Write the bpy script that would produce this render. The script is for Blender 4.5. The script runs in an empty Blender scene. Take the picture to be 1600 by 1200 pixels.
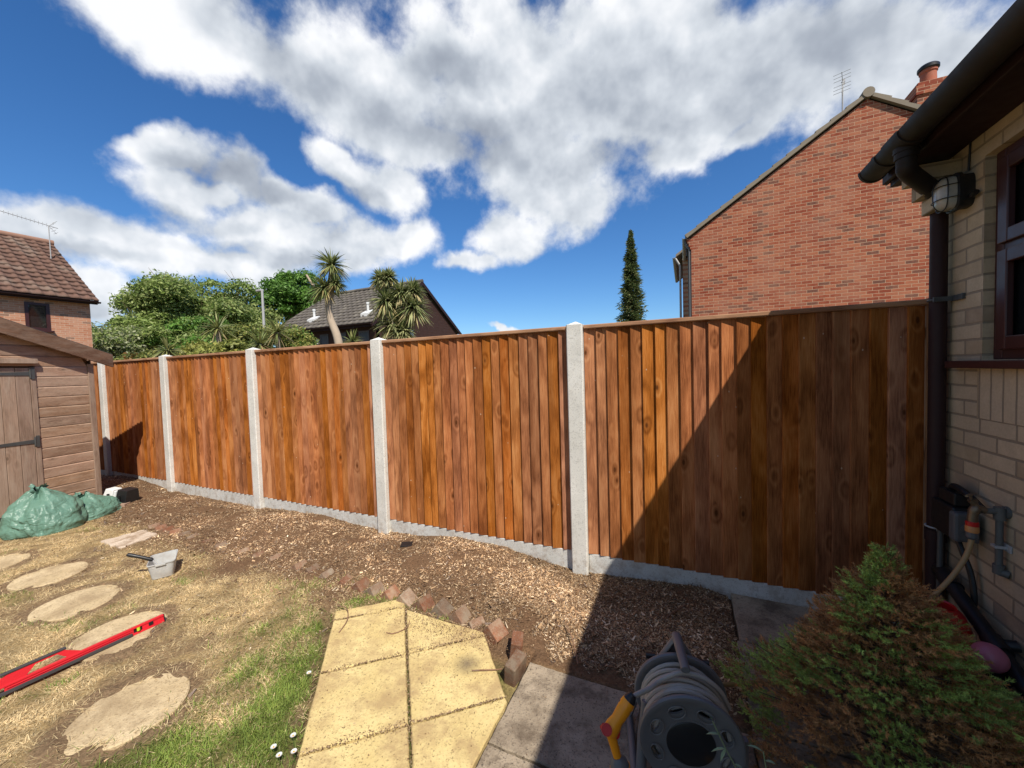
import bpy, math, random
import numpy as np
from mathutils import Vector, Matrix
R = math.radians
random.seed(7); rng = np.random.default_rng(7)
sc = bpy.context.scene
C = sc.collection

# ------------------------------------------------------------------ camera
cam = bpy.data.cameras.new('camera'); camo = bpy.data.objects.new('camera', cam); C.objects.link(camo)
def cam_matrix(yaw, pitch, roll, loc):
    y, p, r = R(yaw), R(pitch), R(roll)
    f = Vector((-math.sin(y)*math.cos(p), math.cos(y)*math.cos(p), -math.sin(p)))
    rt = Vector((math.cos(y), math.sin(y), 0)); up = rt.cross(f)
    r2 = rt*math.cos(r) - up*math.sin(r); u2 = up*math.cos(r) + rt*math.sin(r)
    M = Matrix((r2, u2, -f)).transposed().to_4x4(); M.translation = loc
    return M
camo.matrix_world = cam_matrix(24.4, 2.16, 1.69, (0, 0, 1.57))
cam.sensor_width = 36; cam.lens = 36*598.6/1600; cam.clip_start = .05; cam.clip_end = 2000
sc.camera = camo

# ------------------------------------------------------------------ light
SUN = Vector((.57, -.50, 1.0)).normalized()
sl = bpy.data.lights.new('sun', 'SUN'); sl.energy = 5.0; sl.angle = R(.53); sl.color = (1, .93, .82)
so = bpy.data.objects.new('sun', sl); C.objects.link(so)
so.rotation_euler = SUN.to_track_quat('Z', 'Y').to_euler(); so.location = (3, -6, 12)
sc.view_settings.view_transform = 'Standard'; sc.view_settings.look = 'None'
sc.view_settings.exposure = .22; sc.view_settings.gamma = 1

# ------------------------------------------------------------------ node helper
class G:
    def __init__(s, nt): s.nt = nt; nt.nodes.clear()
    def n(s, typ, ins=None, **kw):
        nd = s.nt.nodes.new(typ)
        for k, v in kw.items(): setattr(nd, k, v)
        for k, v in (ins or {}).items():
            i = nd.inputs[k]
            if isinstance(v, bpy.types.NodeSocket): s.nt.links.new(v, i)
            else: i.default_value = v
        return nd
    def m(s, op, a, b=0., c=0., clamp=False):
        return s.n('ShaderNodeMath', {0: a, 1: b, 2: c}, operation=op, use_clamp=clamp).outputs[0]
    def vm(s, op, a, b=(0, 0, 0)):
        nd = s.n('ShaderNodeVectorMath', {0: a, 1: b}, operation=op)
        return nd.outputs[1] if op in ('LENGTH', 'DOT_PRODUCT', 'DISTANCE') else nd.outputs[0]
    def mix(s, f, a, b, blend='MIX'):
        nd = s.n('ShaderNodeMix', data_type='RGBA', blend_type=blend)
        for i, v in ((0, f), (6, a), (7, b)):
            if isinstance(v, bpy.types.NodeSocket): s.nt.links.new(v, nd.inputs[i])
            else: nd.inputs[i].default_value = v if i == 0 else (tuple(v)+(1,))[:4]
        return nd.outputs[2]
    def ramp(s, f, stops, interp='LINEAR'):
        nd = s.n('ShaderNodeValToRGB', {0: f}); cr = nd.color_ramp; cr.interpolation = interp
        while len(cr.elements) < len(stops): cr.elements.new(.5)
        for e, (p, c) in zip(cr.elements, stops):
            e.position = p; e.color = (tuple(c)+(1,))[:4] if hasattr(c, '__len__') else (c, c, c, 1)
        return nd.outputs[0]
    def noise(s, vec, scale, detail=3, rough=.55, dist=0., out=0, dim='3D', w=0.):
        nd = s.n('ShaderNodeTexNoise', {'Vector': vec, 'Scale': scale, 'Detail': detail, 'Roughness': rough, 'Distortion': dist}, noise_dimensions=dim)
        if dim == '4D':
            if isinstance(w, bpy.types.NodeSocket): s.nt.links.new(w, nd.inputs['W'])
            else: nd.inputs['W'].default_value = w
        return nd.outputs[out]
    def map(s, vec, loc=(0, 0, 0), rot=(0, 0, 0), sc=(1, 1, 1), typ='POINT'):
        return s.n('ShaderNodeMapping', {'Vector': vec, 'Location': loc, 'Rotation': rot, 'Scale': sc}, vector_type=typ).outputs[0]
    def xyz(s, v): nd = s.n('ShaderNodeSeparateXYZ', {0: v}); return nd.outputs
    def comb(s, x, y, z=0.): return s.n('ShaderNodeCombineXYZ', {0: x, 1: y, 2: z}).outputs[0]
    def rng(s, v, a, b, c=0., d=1.): return s.n('ShaderNodeMapRange', {0: v, 1: a, 2: b, 3: c, 4: d}).outputs[0]

# ------------------------------------------------------------------ world: sky with clouds
WB = [[-0.717, 0.403, 0.569, -0.977, -0.017, 1.047, 0.184, 0.089], [-0.577, 0.586, 0.569, -0.976, 0.039, 0.805, 0.275, 0.109], [-0.315, 0.739, 0.595, -0.933, 0.029, 0.425, 0.364, 0.163], [-0.074, 0.813, 0.577, -0.95, 0.181, 0.221, 0.344, 0.168], [0.186, 0.832, 0.523, -1.02, 0.273, -0.047, 0.293, 0.123], [-0.289, 0.847, 0.446, -1.108, 0.062, 0.359, 0.24, 0.115], [-0.229, 0.896, 0.38, -1.163, -0.295, 0.124, 0.155, 0.085], [-0.381, 0.866, 0.323, -1.228, -0.28, 0.316, 0.123, 0.073], [-0.491, 0.833, 0.256, -1.312, 0.001, 0.532, 0.071, 0.027], [0.347, 0.827, 0.443, -1.079, 0.423, -0.173, 0.191, 0.086], [-0.767, 0.309, 0.562, -0.961, -0.214, 1.04, 0.07, 0.026], [-0.533, 0.681, 0.503, -1.043, 0.12, 0.734, 0.202, 0.067], [0.016, 0.894, 0.447, -1.107, -0.098, -0.067, 0.135, 0.056], [-0.833, 0.384, 0.397, -1.148, -0.274, 1.017, 0.085, 0.035], [-0.788, 0.475, 0.391, -1.165, 0.156, 1.095, 0.086, 0.052], [-0.759, 0.531, 0.376, -1.153, 0.381, 1.124, 0.058, 0.04], [-0.848, 0.407, 0.34, -1.224, 0.075, 1.15, 0.082, 0.054], [-0.789, 0.534, 0.305, -1.264, 0.001, 0.977, 0.175, 0.071], [-0.678, 0.668, 0.306, -1.261, -0.033, 0.782, 0.166, 0.071], [-0.599, 0.739, 0.309, -1.256, -0.05, 0.665, 0.066, 0.052], [-0.922, 0.287, 0.259, -1.31, -0.044, 1.257, 0.101, 0.048], [-0.888, 0.391, 0.242, -1.327, 0.095, 1.18, 0.146, 0.058], [-0.942, 0.226, 0.25, -1.311, -0.26, 1.267, 0.049, 0.032], [-0.848, 0.477, 0.234, -1.336, -0.03, 1.051, 0.104, 0.039], [-0.652, 0.616, 0.443, -1.104, 0.175, 0.901, 0.086, 0.039], [-0.607, 0.68, 0.411, -1.092, 0.473, 0.962, 0.084, 0.065], [-0.935, 0.317, 0.158, -1.374, 0.626, 1.36, 0.053, 0.053], [-0.827, 0.525, 0.199, -1.369, -0.094, 0.986, 0.045, 0.023], [-0.421, 0.899, 0.117, -1.454, 0.028, 0.441, 0.053, 0.011], [-0.942, 0.282, 0.179, -1.389, -0.158, 1.251, 0.032, 0.026], [-0.837, 0.373, 0.401, -1.141, -0.283, 1.024, 0.053, 0.022], [0.016, 0.863, 0.506, -1.031, 0.226, 0.116, 0.232, 0.085], [0.128, 0.889, 0.44, -1.101, -0.251, -0.269, 0.085, 0.036], [-0.729, 0.58, 0.363, -1.201, 0.026, 0.909, 0.13, 0.039], [-0.821, 0.446, 0.356, -1.199, -0.215, 0.99, 0.06, 0.034]]
DB = [[-0.392, 0.766, 0.509, -1.032, 0.128, 0.549, 0.268, 0.066], [-0.077, 0.836, 0.543, -1.0, 0.052, 0.126, 0.213, 0.066], [-0.645, 0.513, 0.567, -0.97, 0.058, 0.938, 0.117, 0.043], [0.094, 0.869, 0.486, -1.068, 0.045, -0.082, 0.163, 0.056], [-0.809, 0.441, 0.389, -1.173, -0.053, 1.049, 0.094, 0.021], [-0.766, 0.522, 0.374, -1.186, 0.087, 1.007, 0.064, 0.02], [-0.853, 0.427, 0.301, -1.266, -0.035, 1.095, 0.084, 0.019], [-0.793, 0.548, 0.267, -1.302, -0.029, 0.958, 0.15, 0.02], [-0.928, 0.295, 0.228, -1.342, -0.006, 1.262, 0.092, 0.015], [-0.65, 0.646, 0.4, -1.126, 0.384, 0.965, 0.061, 0.028], [0.226, 0.818, 0.529, -0.976, 0.371, -0.024, 0.178, 0.052], [-0.942, 0.31, 0.132, -1.437, 0.157, 1.274, 0.037, 0.02], [-0.404, 0.687, 0.603, -0.923, -0.033, 0.507, 0.102, 0.04], [-0.136, 0.876, 0.464, -1.084, 0.137, 0.226, 0.122, 0.036]]
world = bpy.data.worlds.new('World'); sc.world = world; world.use_nodes = True
g = G(world.node_tree)
sky = g.n('ShaderNodeTexSky', sky_type='NISHITA', sun_disc=False)
sky.sun_elevation = math.asin(SUN.z); sky.sun_rotation = math.atan2(SUN.x, SUN.y)
sky.air_density = 1.0; sky.dust_density = .3; sky.ozone_density = 3.0; sky.altitude = 0
d = g.vm('NORMALIZE', g.n('ShaderNodeTexCoord').outputs['Generated'])
dx, dy, dz = g.xyz(d)
w1 = g.vm('SUBTRACT', g.noise(d, 5.5, 5, .55, out=1), (.5, .5, .5))
dw = g.vm('ADD', d, g.n('ShaderNodeVectorMath', {0: w1, 'Scale': .12}, operation='SCALE').outputs[0])
def field(vec, blobs, k=.2):
    cur = None
    for b in blobs:
        q = g.map(vec, b[0:3], b[3:6], (b[6], b[7], .35), 'TEXTURE')
        l = g.vm('LENGTH', q)
        cur = l if cur is None else g.n('ShaderNodeMath', {0: cur, 1: l, 2: k}, operation='SMOOTH_MIN').outputs[0]
    return cur
fw = field(dw, WB)
SD = (SUN.x*.035, SUN.y*.035, SUN.z*.045)
n1 = g.noise(d, 7.5, 11, .60)
n2 = g.noise(g.vm('ADD', d, SD), 7, 4, .5)
n0 = g.noise(d, 7, 4, .5)
dens = g.m('ADD', g.m('SUBTRACT', 1.0, fw), g.m('MULTIPLY', g.m('SUBTRACT', n1, .5), 1.75))
# unseen clouds added behind and overhead, shaping the fill light in the shade
far = g.noise(d, 2.4, 6, .55)
back = g.m('ADD', g.rng(dy, .25, -.2, -.9, .15), g.m('MULTIPLY', g.m('SUBTRACT', far, .5), 3.0))
dens = g.m('MAXIMUM', dens, back)
cover = g.n('ShaderNodeMapRange', {0: dens, 1: -.10, 2: .46, 3: 0., 4: 1.}, interpolation_type='SMOOTHSTEP').outputs[0]
cover = g.m('MULTIPLY', cover, .97)
relief = g.m('MULTIPLY', g.m('SUBTRACT', n0, n2), .9)
fd = field(dw, DB, .3)
dark = g.n('ShaderNodeMapRange', {0: fd, 1: 1.5, 2: .3, 3: 0., 4: 1.}, interpolation_type='SMOOTHSTEP').outputs[0]
soft = g.noise(d, 3.2, 5, .6)
lum = g.m('ADD', g.m('SUBTRACT', .80, g.m('MULTIPLY', dark, .24)), relief)
lum = g.m('ADD', lum, g.m('MULTIPLY', g.m('SUBTRACT', soft, .5), .45))
lum = g.m('ADD', lum, g.m('MULTIPLY', g.m('SUBTRACT', n1, .5), .35))
lum = g.m('MINIMUM', g.m('MAXIMUM', lum, .30), .93)
lum = g.m('MULTIPLY', lum, 1.)
ccol = g.ramp(lum, [(0.30, (.25, .28, .34)), (.55, (.40, .44, .50)), (.75, (.62, .66, .71)), (.93, (.88, .89, .91))])
skyc = g.n('ShaderNodeHueSaturation', {'Hue': .5, 'Saturation': 1.22, 'Value': .97, 'Fac': 1., 'Color': sky.outputs[0]}).outputs[0]
SS = .1
ccol = g.mix(g.rng(dy, .15, -.15, 0, 1), ccol, (.29, .30, .31))  # clouds out of view turned grey to keep the fill light dim and neutral
csc = g.n('ShaderNodeVectorMath', {0: ccol, 'Scale': 1/SS}, operation='SCALE').outputs[0]
skyc = g.mix(1., skyc, (.82, 1.02, 1.22), 'MULTIPLY')
col = g.mix(cover, skyc, csc)
bg = g.n('ShaderNodeBackground', {'Color': col, 'Strength': SS})
g.n('ShaderNodeOutputWorld', {0: bg.outputs[0]})

# ------------------------------------------------------------------ materials
MATS = {}
def newmat(name):
    m = bpy.data.materials.new(name); m.use_nodes = True; MATS[name] = m
    return m, G(m.node_tree)
def finish(g, col, rough=.6, bump=None, bstr=.3, bdist=.01, spec=.3, metal=0., extra=None):
    ins = {'Base Color': col if isinstance(col, bpy.types.NodeSocket) else tuple(col)+(1,), 'Roughness': rough, 'Specular IOR Level': spec, 'Metallic': metal}
    if bump is not None:
        ins['Normal'] = g.n('ShaderNodeBump', {'Height': bump, 'Strength': bstr, 'Distance': bdist}).outputs[0]
    ins.update(extra or {})
    b = g.n('ShaderNodeBsdfPrincipled', ins)
    g.n('ShaderNodeOutputMaterial', {0: b.outputs[0]})
    return b
def obco(g): return g.n('ShaderNodeTexCoord').outputs['Object']
def simple(name, col, rough=.5, var=.15, scale=30., spec=.4, metal=0., bstr=.15, dirt=None):
    m, g = newmat(name); co = obco(g)
    n = g.noise(co, scale, 4, .6); n2 = g.noise(co, scale*.17, 3, .5)
    c = g.mix(g.m('MULTIPLY', g.m('ADD', n, n2), .5), [x*(1-var) for x in col], [min(1, x*(1+var)) for x in col])
    if dirt: c = g.mix(g.rng(n2, .5, .72, 0, .7), c, dirt)
    finish(g, c, g.rng(n, .3, .7, rough*.85, min(1, rough*1.15)), n, bstr, .002, spec, metal)
    return m
def attrmat(name, rough=.75, trans=.0, spec=.2, attr='Col', mul=(1, 1, 1)):
    m, g = newmat(name)
    a = g.n('ShaderNodeAttribute', attribute_name=attr).outputs[0]
    a = g.mix(1., a, mul, 'MULTIPLY')
    b = g.n('ShaderNodeBsdfPrincipled', {'Base Color': a, 'Roughness': rough, 'Specular IOR Level': spec})
    o = b.outputs[0]
    if trans:
        t = g.n('ShaderNodeBsdfTranslucent', {'Color': a})
        o = g.n('ShaderNodeMixShader', {0: trans, 1: o, 2: t.outputs[0]}).outputs[0]
    g.n('ShaderNodeOutputMaterial', {0: o})
    return m

def wood(name, cols, axis='z', rough=.7, grain=1., knot=1., spec=.2, weather=None, seg=.15):
    """boards: every board is an island of its mesh and gets its own tone and grain"""
    m, g = newmat(name); co = obco(g)
    ri = g.n('ShaderNodeNewGeometry').outputs['Random Per Island']
    off = g.comb(g.m('MULTIPLY', ri, 37.), g.m('MULTIPLY', ri, 91.), g.m('MULTIPLY', ri, 53.))
    p = g.vm('ADD', co, off)
    if axis == 'x': p = g.map(p, rot=(0, R(90), 0))
    if axis == 'y': p = g.map(p, rot=(R(90), 0, 0))
    # knots: sparse voronoi cells
    kv = g.map(p, sc=(9., 9., 4.2))
    vo = g.n('ShaderNodeTexVoronoi', {'Vector': kv, 'Scale': 1., 'Randomness': 1.})
    kd = vo.outputs['Distance']
    sel = g.m('GREATER_THAN', g.xyz(vo.outputs['Color'])[0], .50)
    infl = g.m('MULTIPLY', g.n('ShaderNodeMapRange', {0: kd, 1: .42, 2: .05, 3: 0., 4: 1.}, interpolation_type='SMOOTHSTEP').outputs[0], sel)
    gv = g.map(p, sc=(1, 1, .06))
    warp = g.noise(g.map(p, sc=(3, 3, .9)), 1.6, 2, .5)
    gx = g.m('ADD', g.m('MULTIPLY', warp, 2.6), g.m('MULTIPLY', infl, .8))
    rings = g.m('SINE', g.m('MULTIPLY', gx, 9.))
    fine = g.noise(gv, 150., 4, .7)
    fib = g.noise(g.map(p, sc=(1, 1, .02)), 330., 2, .6)
    t = g.m('ADD', g.m('MULTIPLY', rings, .085*grain), g.m('ADD', g.m('MULTIPLY', fine, .6), g.m('MULTIPLY', fib, .25)))
    blot = g.noise(g.map(p, sc=(1, 1, .35)), 3.5, 4, .6)
    t = g.m('ADD', t, g.m('MULTIPLY', g.m('SUBTRACT', blot, .5), .55))
    c = g.ramp(g.rng(t, .2, .76), [(0, cols[0]), (.45, cols[1]), (1, cols[2])])
    # board-to-board tone
    c = g.n('ShaderNodeHueSaturation', {'Hue': g.rng(ri, 0, 1, .494, .501), 'Saturation': g.rng(g.m('FRACT', g.m('MULTIPLY', ri, 7.3)), 0, 1, .85, 1.08), 'Value': g.rng(g.m('FRACT', g.m('MULTIPLY', ri, 13.7)), 0, 1, .80, 1.12), 'Fac': 1., 'Color': c}).outputs[0]
    core = g.m('MULTIPLY', g.n('ShaderNodeMapRange', {0: kd, 1: .12, 2: .05, 3: 0., 4: .85*knot}, interpolation_type='SMOOTHSTEP').outputs[0], sel)
    c = g.mix(core, c, [x*.30 for x in cols[0]])
    c = g.mix(g.m('MULTIPLY', infl, .35*knot), c, [x*.7 for x in cols[0]])
    if axis == 'z' and not weather:
        fv = g.n('ShaderNodeTexVoronoi', {'Vector': g.map(p, sc=(1, 1, .6)), 'Scale': 26., 'Randomness': 1.})
        fl_ = g.m('MULTIPLY', g.m('LESS_THAN', fv.outputs['Distance'], .10), g.m('GREATER_THAN', g.xyz(fv.outputs['Color'])[0], .90))
        c = g.mix(g.m('MULTIPLY', fl_, .75), c, (.66, .52, .38))
        dk = g.noise(g.map(p, sc=(1, 1, .08)), 9., 4, .6)
        c = g.mix(g.rng(dk, .50, .72, 0, .55), c, [x*.8 for x in cols[0]])
    if weather:
        wn = g.noise(g.map(p, sc=(1, 1, .12)), 22., 5, .7)
        c = g.mix(g.rng(wn, .45, .75, 0, .75), c, weather)
    h = g.m('ADD', g.m('MULTIPLY', fine, .7), g.m('MULTIPLY', rings, .25))
    finish(g, c, rough, h, .35, .003, spec)
    return m

def brick(name, cols, mortar, plane='xz', bw=.225, rh=.075, mort=.010, rough=.85, bstr=.6, stain=None, darkp=.9):
    m, g = newmat(name); co = obco(g); x, y, z = g.xyz(co)
    u = {'x': x, 'y': y, 'z': z}[plane[0]]; v = {'x': x, 'y': y, 'z': z}[plane[1]]
    wob = g.m('MULTIPLY', g.m('SUBTRACT', g.noise(co, 9., 2), .5), .006)
    u = g.m('ADD', u, wob); v = g.m('ADD', v, wob)
    uv = g.comb(u, v, 0.)
    bt = g.n('ShaderNodeTexBrick', {'Vector': uv, 'Scale': 1., 'Mortar Size': mort/2, 'Mortar Smooth': .25, 'Brick Width': bw, 'Row Height': rh}, offset=.5, offset_frequency=2, squash=1.)
    row = g.m('FLOOR', g.m('DIVIDE', v, rh))
    odd = g.m('SUBTRACT', .5, g.m('MULTIPLY', g.m('FLOORED_MODULO', row, 2.), .5))
    colm = g.m('FLOOR', g.m('ADD', g.m('DIVIDE', u, bw), odd))
    wn = g.n('ShaderNodeTexWhiteNoise', {'Vector': g.comb(colm, row, 3.)}, noise_dimensions='3D')
    r1 = wn.outputs[0]; r2 = g.xyz(wn.outputs[1])[1]
    c = g.ramp(r1, [(0, cols[0]), (.35, cols[1]), (.7, cols[2]), (1, cols[3])])
    c = g.mix(g.m('GREATER_THAN', r2, darkp), c, cols[4])
    sp = g.noise(co, 95., 4, .7); bl = g.noise(co, 13., 3, .6)
    c = g.mix(g.rng(sp, .3, .75, 0, .45), c, [k*.6 for k in cols[1]])
    c = g.mix(g.rng(bl, .45, .75, 0, .25), c, [min(1, k*1.35) for k in cols[2]])
    mc = g.mix(g.noise(co, 60., 3), [k*.75 for k in mortar], [min(1, k*1.15) for k in mortar])
    c = g.mix(bt.outputs['Fac'], c, mc)
    if stain: c = g.mix(g.rng(g.noise(co, 1.3, 4, .6), .45, .75, 0, .45), c, stain)
    h = g.m('ADD', g.m('MULTIPLY', g.m('SUBTRACT', 1., bt.outputs['Fac']), 1.), g.m('MULTIPLY', sp, .35))
    finish(g, c, rough, h, bstr, .006, .15)
    return m

def concrete(name, c0, c1, spots, rough=.9, scale=1., bstr=.4, patch=None, stain=None):
    m, g = newmat(name); co = obco(g)
    a = g.noise(co, 4.*scale, 5, .6); b = g.noise(co, 60.*scale, 4, .7); s = g.noise(co, 120.*scale, 3, .6)
    c = g.mix(g.rng(a, .3, .7), c0, c1)
    c = g.mix(g.rng(b, .52, .72, 0, .6), c, [k*.62 for k in c0])
    c = g.mix(g.rng(s, .58, .68, 0, .8), c, spots)
    if patch:
        pn = g.noise(g.vm('ADD', co, g.n('ShaderNodeObjectInfo').outputs['Location']), 5.*scale, 8, .7)
        c = g.mix(g.rng(pn, .46, .62, 0, .8), c, patch)
    if 'post' in name or 'gravel' in name:
        c = g.mix(g.m('MULTIPLY', g.rng(g.xyz(co)[2], .22, .0, 0, 1), g.rng(g.noise(co, 16., 6, .7), .45, .65, 0, .6)), c, (.24, .165, .105))
    if name == 'edging_brick':
        c = g.n('ShaderNodeHueSaturation', {'Hue': g.rng(g.n('ShaderNodeObjectInfo').outputs['Random'], 0, 1, .49, .515), 'Saturation': g.rng(g.n('ShaderNodeObjectInfo').outputs['Random'], 0, 1, 1.25, .85), 'Value': g.rng(g.m('FRACT', g.m('MULTIPLY', g.n('ShaderNodeObjectInfo').outputs['Random'], 7.7)), 0, 1, .6, 1.15), 'Fac': 1., 'Color': c}).outputs[0]
    if stain:
        q = g.vm('DISTANCE', g.vm('ADD', g.vm('ADD', co, g.n('ShaderNodeObjectInfo').outputs['Location']), g.n('ShaderNodeVectorMath', {0: g.noise(co, 12., 4, out=1), 'Scale': .05}, operation='SCALE').outputs[0]), stain)
        c = g.mix(g.rng(q, .09, .01, 0, .75), c, (.12, .09, .07))
    finish(g, c, rough, g.m('ADD', g.m('MULTIPLY', b, .7), g.m('MULTIPLY', s, .6)), bstr, .004, .2)
    return m

M = {}
M['fence'] = wood('orange_treated_timber', rough=.85, spec=.08, cols= [(.155, .048, .013), (.42, .156, .048), (.65, .305, .118)])
M['cap'] = wood('capping_timber', [(.28, .12, .05), (.52, .27, .12), (.68, .40, .21)], 'x')
M['batten'] = wood('batten_timber', [(.18, .08, .03), (.36, .18, .07), (.5, .28, .12)])
M['shed'] = wood('shed_timber_horizontal', [(.21, .125, .075), (.40, .255, .17), (.53, .37, .26)], 'y', weather=(.46, .34, .25), knot=.8, grain=.6)
M['sheddoor'] = wood('shed_timber_vertical', [(.21, .13, .08), (.38, .25, .17), (.52, .38, .275)], 'z', weather=(.44, .34, .26), knot=.8, grain=.6)
M['barge'] = wood('shed_bargeboard_timber', [(.11, .05, .025), (.22, .115, .06), (.33, .19, .11)], 'y', weather=(.27, .20, .15))
M['felt'] = simple('roofing_felt', (.05, .05, .05), .9, .3, 60)
M['post'] = concrete('post_concrete', (.60, .59, .55), (.78, .77, .73), (.34, .33, .31), bstr=.2)
M['gravel'] = concrete('gravel_board_concrete', (.54, .545, .52), (.68, .68, .66), (.32, .32, .31), bstr=.2)
M['yslab'] = concrete('yellow_slab', (.57, .435, .185), (.74, .60, .29), (.20, .14, .07), .85, bstr=.6, patch=(.40, .28, .14))
M['yslab_stained'] = concrete('yellow_slab_stained', (.57, .435, .185), (.74, .60, .29), (.20, .14, .07), .85, bstr=.6, patch=(.40, .28, .14), stain=(-1.083+.025, 1.697+.025, .03))
M['gslab'] = concrete('grey_buff_slab', (.29, .235, .17), (.42, .345, .255), (.07, .06, .05), .9, bstr=.9, patch=(.11, .082, .058))
M['stone'] = concrete('stepping_stone', (.47, .355, .20), (.66, .53, .33), (.22, .15, .08), .95, bstr=1., scale=.8, patch=(.33, .24, .14))
M['whiteslab'] = concrete('pale_slab', (.52, .42, .32), (.66, .56, .45), (.3, .2, .13), patch=(.28, .19, .12), scale=1.6)
M['ebrick'] = concrete('edging_brick', (.17, .10, .065), (.34, .19, .125), (.5, .45, .4), scale=2.6, patch=(.34, .27, .20))
M['house'] = brick('buff_brick', [(.42, .32, .205), (.55, .43, .285), (.60, .48, .33), (.48, .385, .275), (.36, .27, .19)], (.31, .25, .18), 'yz', mort=.013, stain=(.33, .26, .18), darkp=.93)
M['soldier'] = brick('buff_brick_upright', [(.42, .32, .205), (.55, .43, .285), (.60, .48, .33), (.48, .385, .275), (.36, .27, .19)], (.31, .25, .18), 'yz', bw=.075, rh=.6, mort=.012, darkp=.93)
M['redbrick'] = brick('red_brick_gable', [(.24, .050, .028), (.34, .090, .048), (.45, .165, .090), (.32, .115, .075), (.16, .08, .06)], (.54, .36, .24), 'xz', bstr=.6, darkp=.90, mort=.012, stain=(.46, .24, .16))
M['redbrick_side'] = brick('red_brick_side', [(.46, .18, .10), (.55, .25, .145), (.60, .31, .20), (.52, .26, .17), (.28, .17, .12)], (.60, .45, .33), 'yz', bstr=.4, mort=.012)
M['tile_red'] = simple('brown_red_roof_tile', (.165, .095, .070), .85, .4, 9, .2, dirt=(.24, .19, .15))
M['tile_grey'] = simple('grey_brown_roof_tile', (.13, .115, .10), .85, .35, 9, .2, dirt=(.22, .20, .16))
M['ridge'] = simple('ridge_tile', (.30, .17, .12), .85, .3, 9, .2)
M['verge'] = simple('verge_mortar', (.25, .21, .16), .9, .3, 12)
M['brown'] = simple('brown_upvc', (.032, .015, .015), .6, .2, 20, .25)
M['maroon'] = simple('maroon_window_frame', (.055, .016, .014), .4, .2, 20, .5)
M['gutter'] = simple('dark_gutter_plastic', (.026, .020, .017), .6, .35, 14, .25, dirt=(.05, .042, .035))
M['black'] = simple('black_plastic', (.012, .012, .013), .45, .3, 30, .5)
M['graypl'] = simple('grey_plastic', (.10, .105, .11), .45, .2, 30, .5)
M['ltgrey'] = simple('light_grey_metal', (.42, .42, .42), .5, .15, 30, .5)
M['white'] = simple('white_plastic', (.72, .73, .72), .4, .08, 30, .5)
M['reel'] = simple('anthracite_reel_plastic', (.15, .153, .16), .42, .18, 25, .5, dirt=(.075, .075, .07))
M['reeldark'] = simple('dark_reel_disc', (.014, .015, .018), .35, .15, 25, .5)
M['hose'] = simple('grey_hose', (.38, .35, .31), .5, .2, 18, .4, dirt=(.42, .30, .18))
M['tanhose'] = simple('tan_hose', (.36, .235, .11), .5, .15, 15, .4)
M['gun'] = simple('orange_yellow_plastic', (.90, .33, .01), .35, .08, 20, .5)
M['redpl'] = simple('red_plastic', (.50, .012, .012), .35, .1, 20, .5)
M['pinkpl'] = simple('pink_plastic', (.50, .16, .22), .35, .1, 20, .5)
M['levelred'] = simple('red_painted_aluminium', (.66, .022, .035), .3, .06, 20, .5)
M['darkgrip'] = simple('dark_rubber_grip', (.055, .052, .055), .6, .2, 40, .3)
M['brass'] = simple('aged_brass', (.20, .15, .10), .45, .3, 60, .5, .7)
M['hinge'] = simple('grey_steel_hinge', (.085, .09, .09), .5, .3, 40, .5, .3)
M['dirty_pipe'] = simple('grey_copper_pipe', (.11, .115, .11), .5, .3, 40, .4)
M['orange'] = simple('pale_orange_plastic', (.55, .24, .08), .4, .1, 20, .5)
M['darkwood'] = None
m, g_ = newmat('dark_stained_weatherboard'); co = obco(g_); x_, y_, z_ = g_.xyz(co)
bd = g_.m('FRACT', g_.m('DIVIDE', z_, .15))
cc = g_.mix(g_.noise(co, 5., 5, .6), (.045, .020, .015), (.085, .040, .030))
cc = g_.mix(g_.rng(bd, .06, .0, 0, .8), cc, (.012, .006, .005))
finish(g_, cc, .6, bd, .8, .02, .3); M['darkwood'] = m
# glass that looks into a dark room
def glass(name, tint, rough=.03):
    m, g = newmat(name)
    finish(g, tint, rough, spec=.9)
    return m
M['glass'] = glass('dark_window_glass', (.012, .014, .016))
m, g_ = newmat('lamp_lens'); co = obco(g_)
finish(g_, g_.mix(g_.noise(co, 30., 4), (.34, .32, .28), (.55, .53, .49)), .22, g_.noise(co, 90., 2), .2, .002, .6); M['lens'] = m
m, g_ = newmat('vial_glass')
finish(g_, (.62, .85, .05), .1, spec=.7, extra={'Transmission Weight': .3}); M['vial'] = m
m, g_ = newmat('translucent_tub'); co = obco(g_)
cc = g_.mix(g_.rng(g_.noise(co, 14., 4, .6), .45, .7, 0, .6), (.66, .67, .66), (.47, .42, .36))
b_ = g_.n('ShaderNodeBsdfPrincipled', {'Base Color': cc, 'Roughness': .35, 'Specular IOR Level': .5})
t_ = g_.n('ShaderNodeBsdfTranslucent', {'Color': cc})
g_.n('ShaderNodeOutputMaterial', {0: g_.n('ShaderNodeMixShader', {0: .35, 1: b_.outputs[0], 2: t_.outputs[0]}).outputs[0]}); M['tub'] = m
m, g_ = newmat('green_polythene'); co = obco(g_)
cc = g_.mix(g_.rng(g_.noise(co, 7., 4, .6), .35, .7), (.10, .20, .15), (.14, .26, .20))
cr = g_.n('ShaderNodeTexVoronoi', {'Vector': g_.map(g_.vm('ADD', co, g_.noise(co, 3., 3, out=1)), sc=(1, 1, 1.8)), 'Scale': 7.}, feature='DISTANCE_TO_EDGE').outputs[0]
hh = g_.m('ADD', g_.m('MULTIPLY', g_.noise(co, 9., 3, .5, 1.2), .9), g_.m('MULTIPLY', g_.rng(cr, 0, .25), .35))
finish(g_, cc, .42, hh, .4, .02, .4); M['bag'] = m

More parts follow.
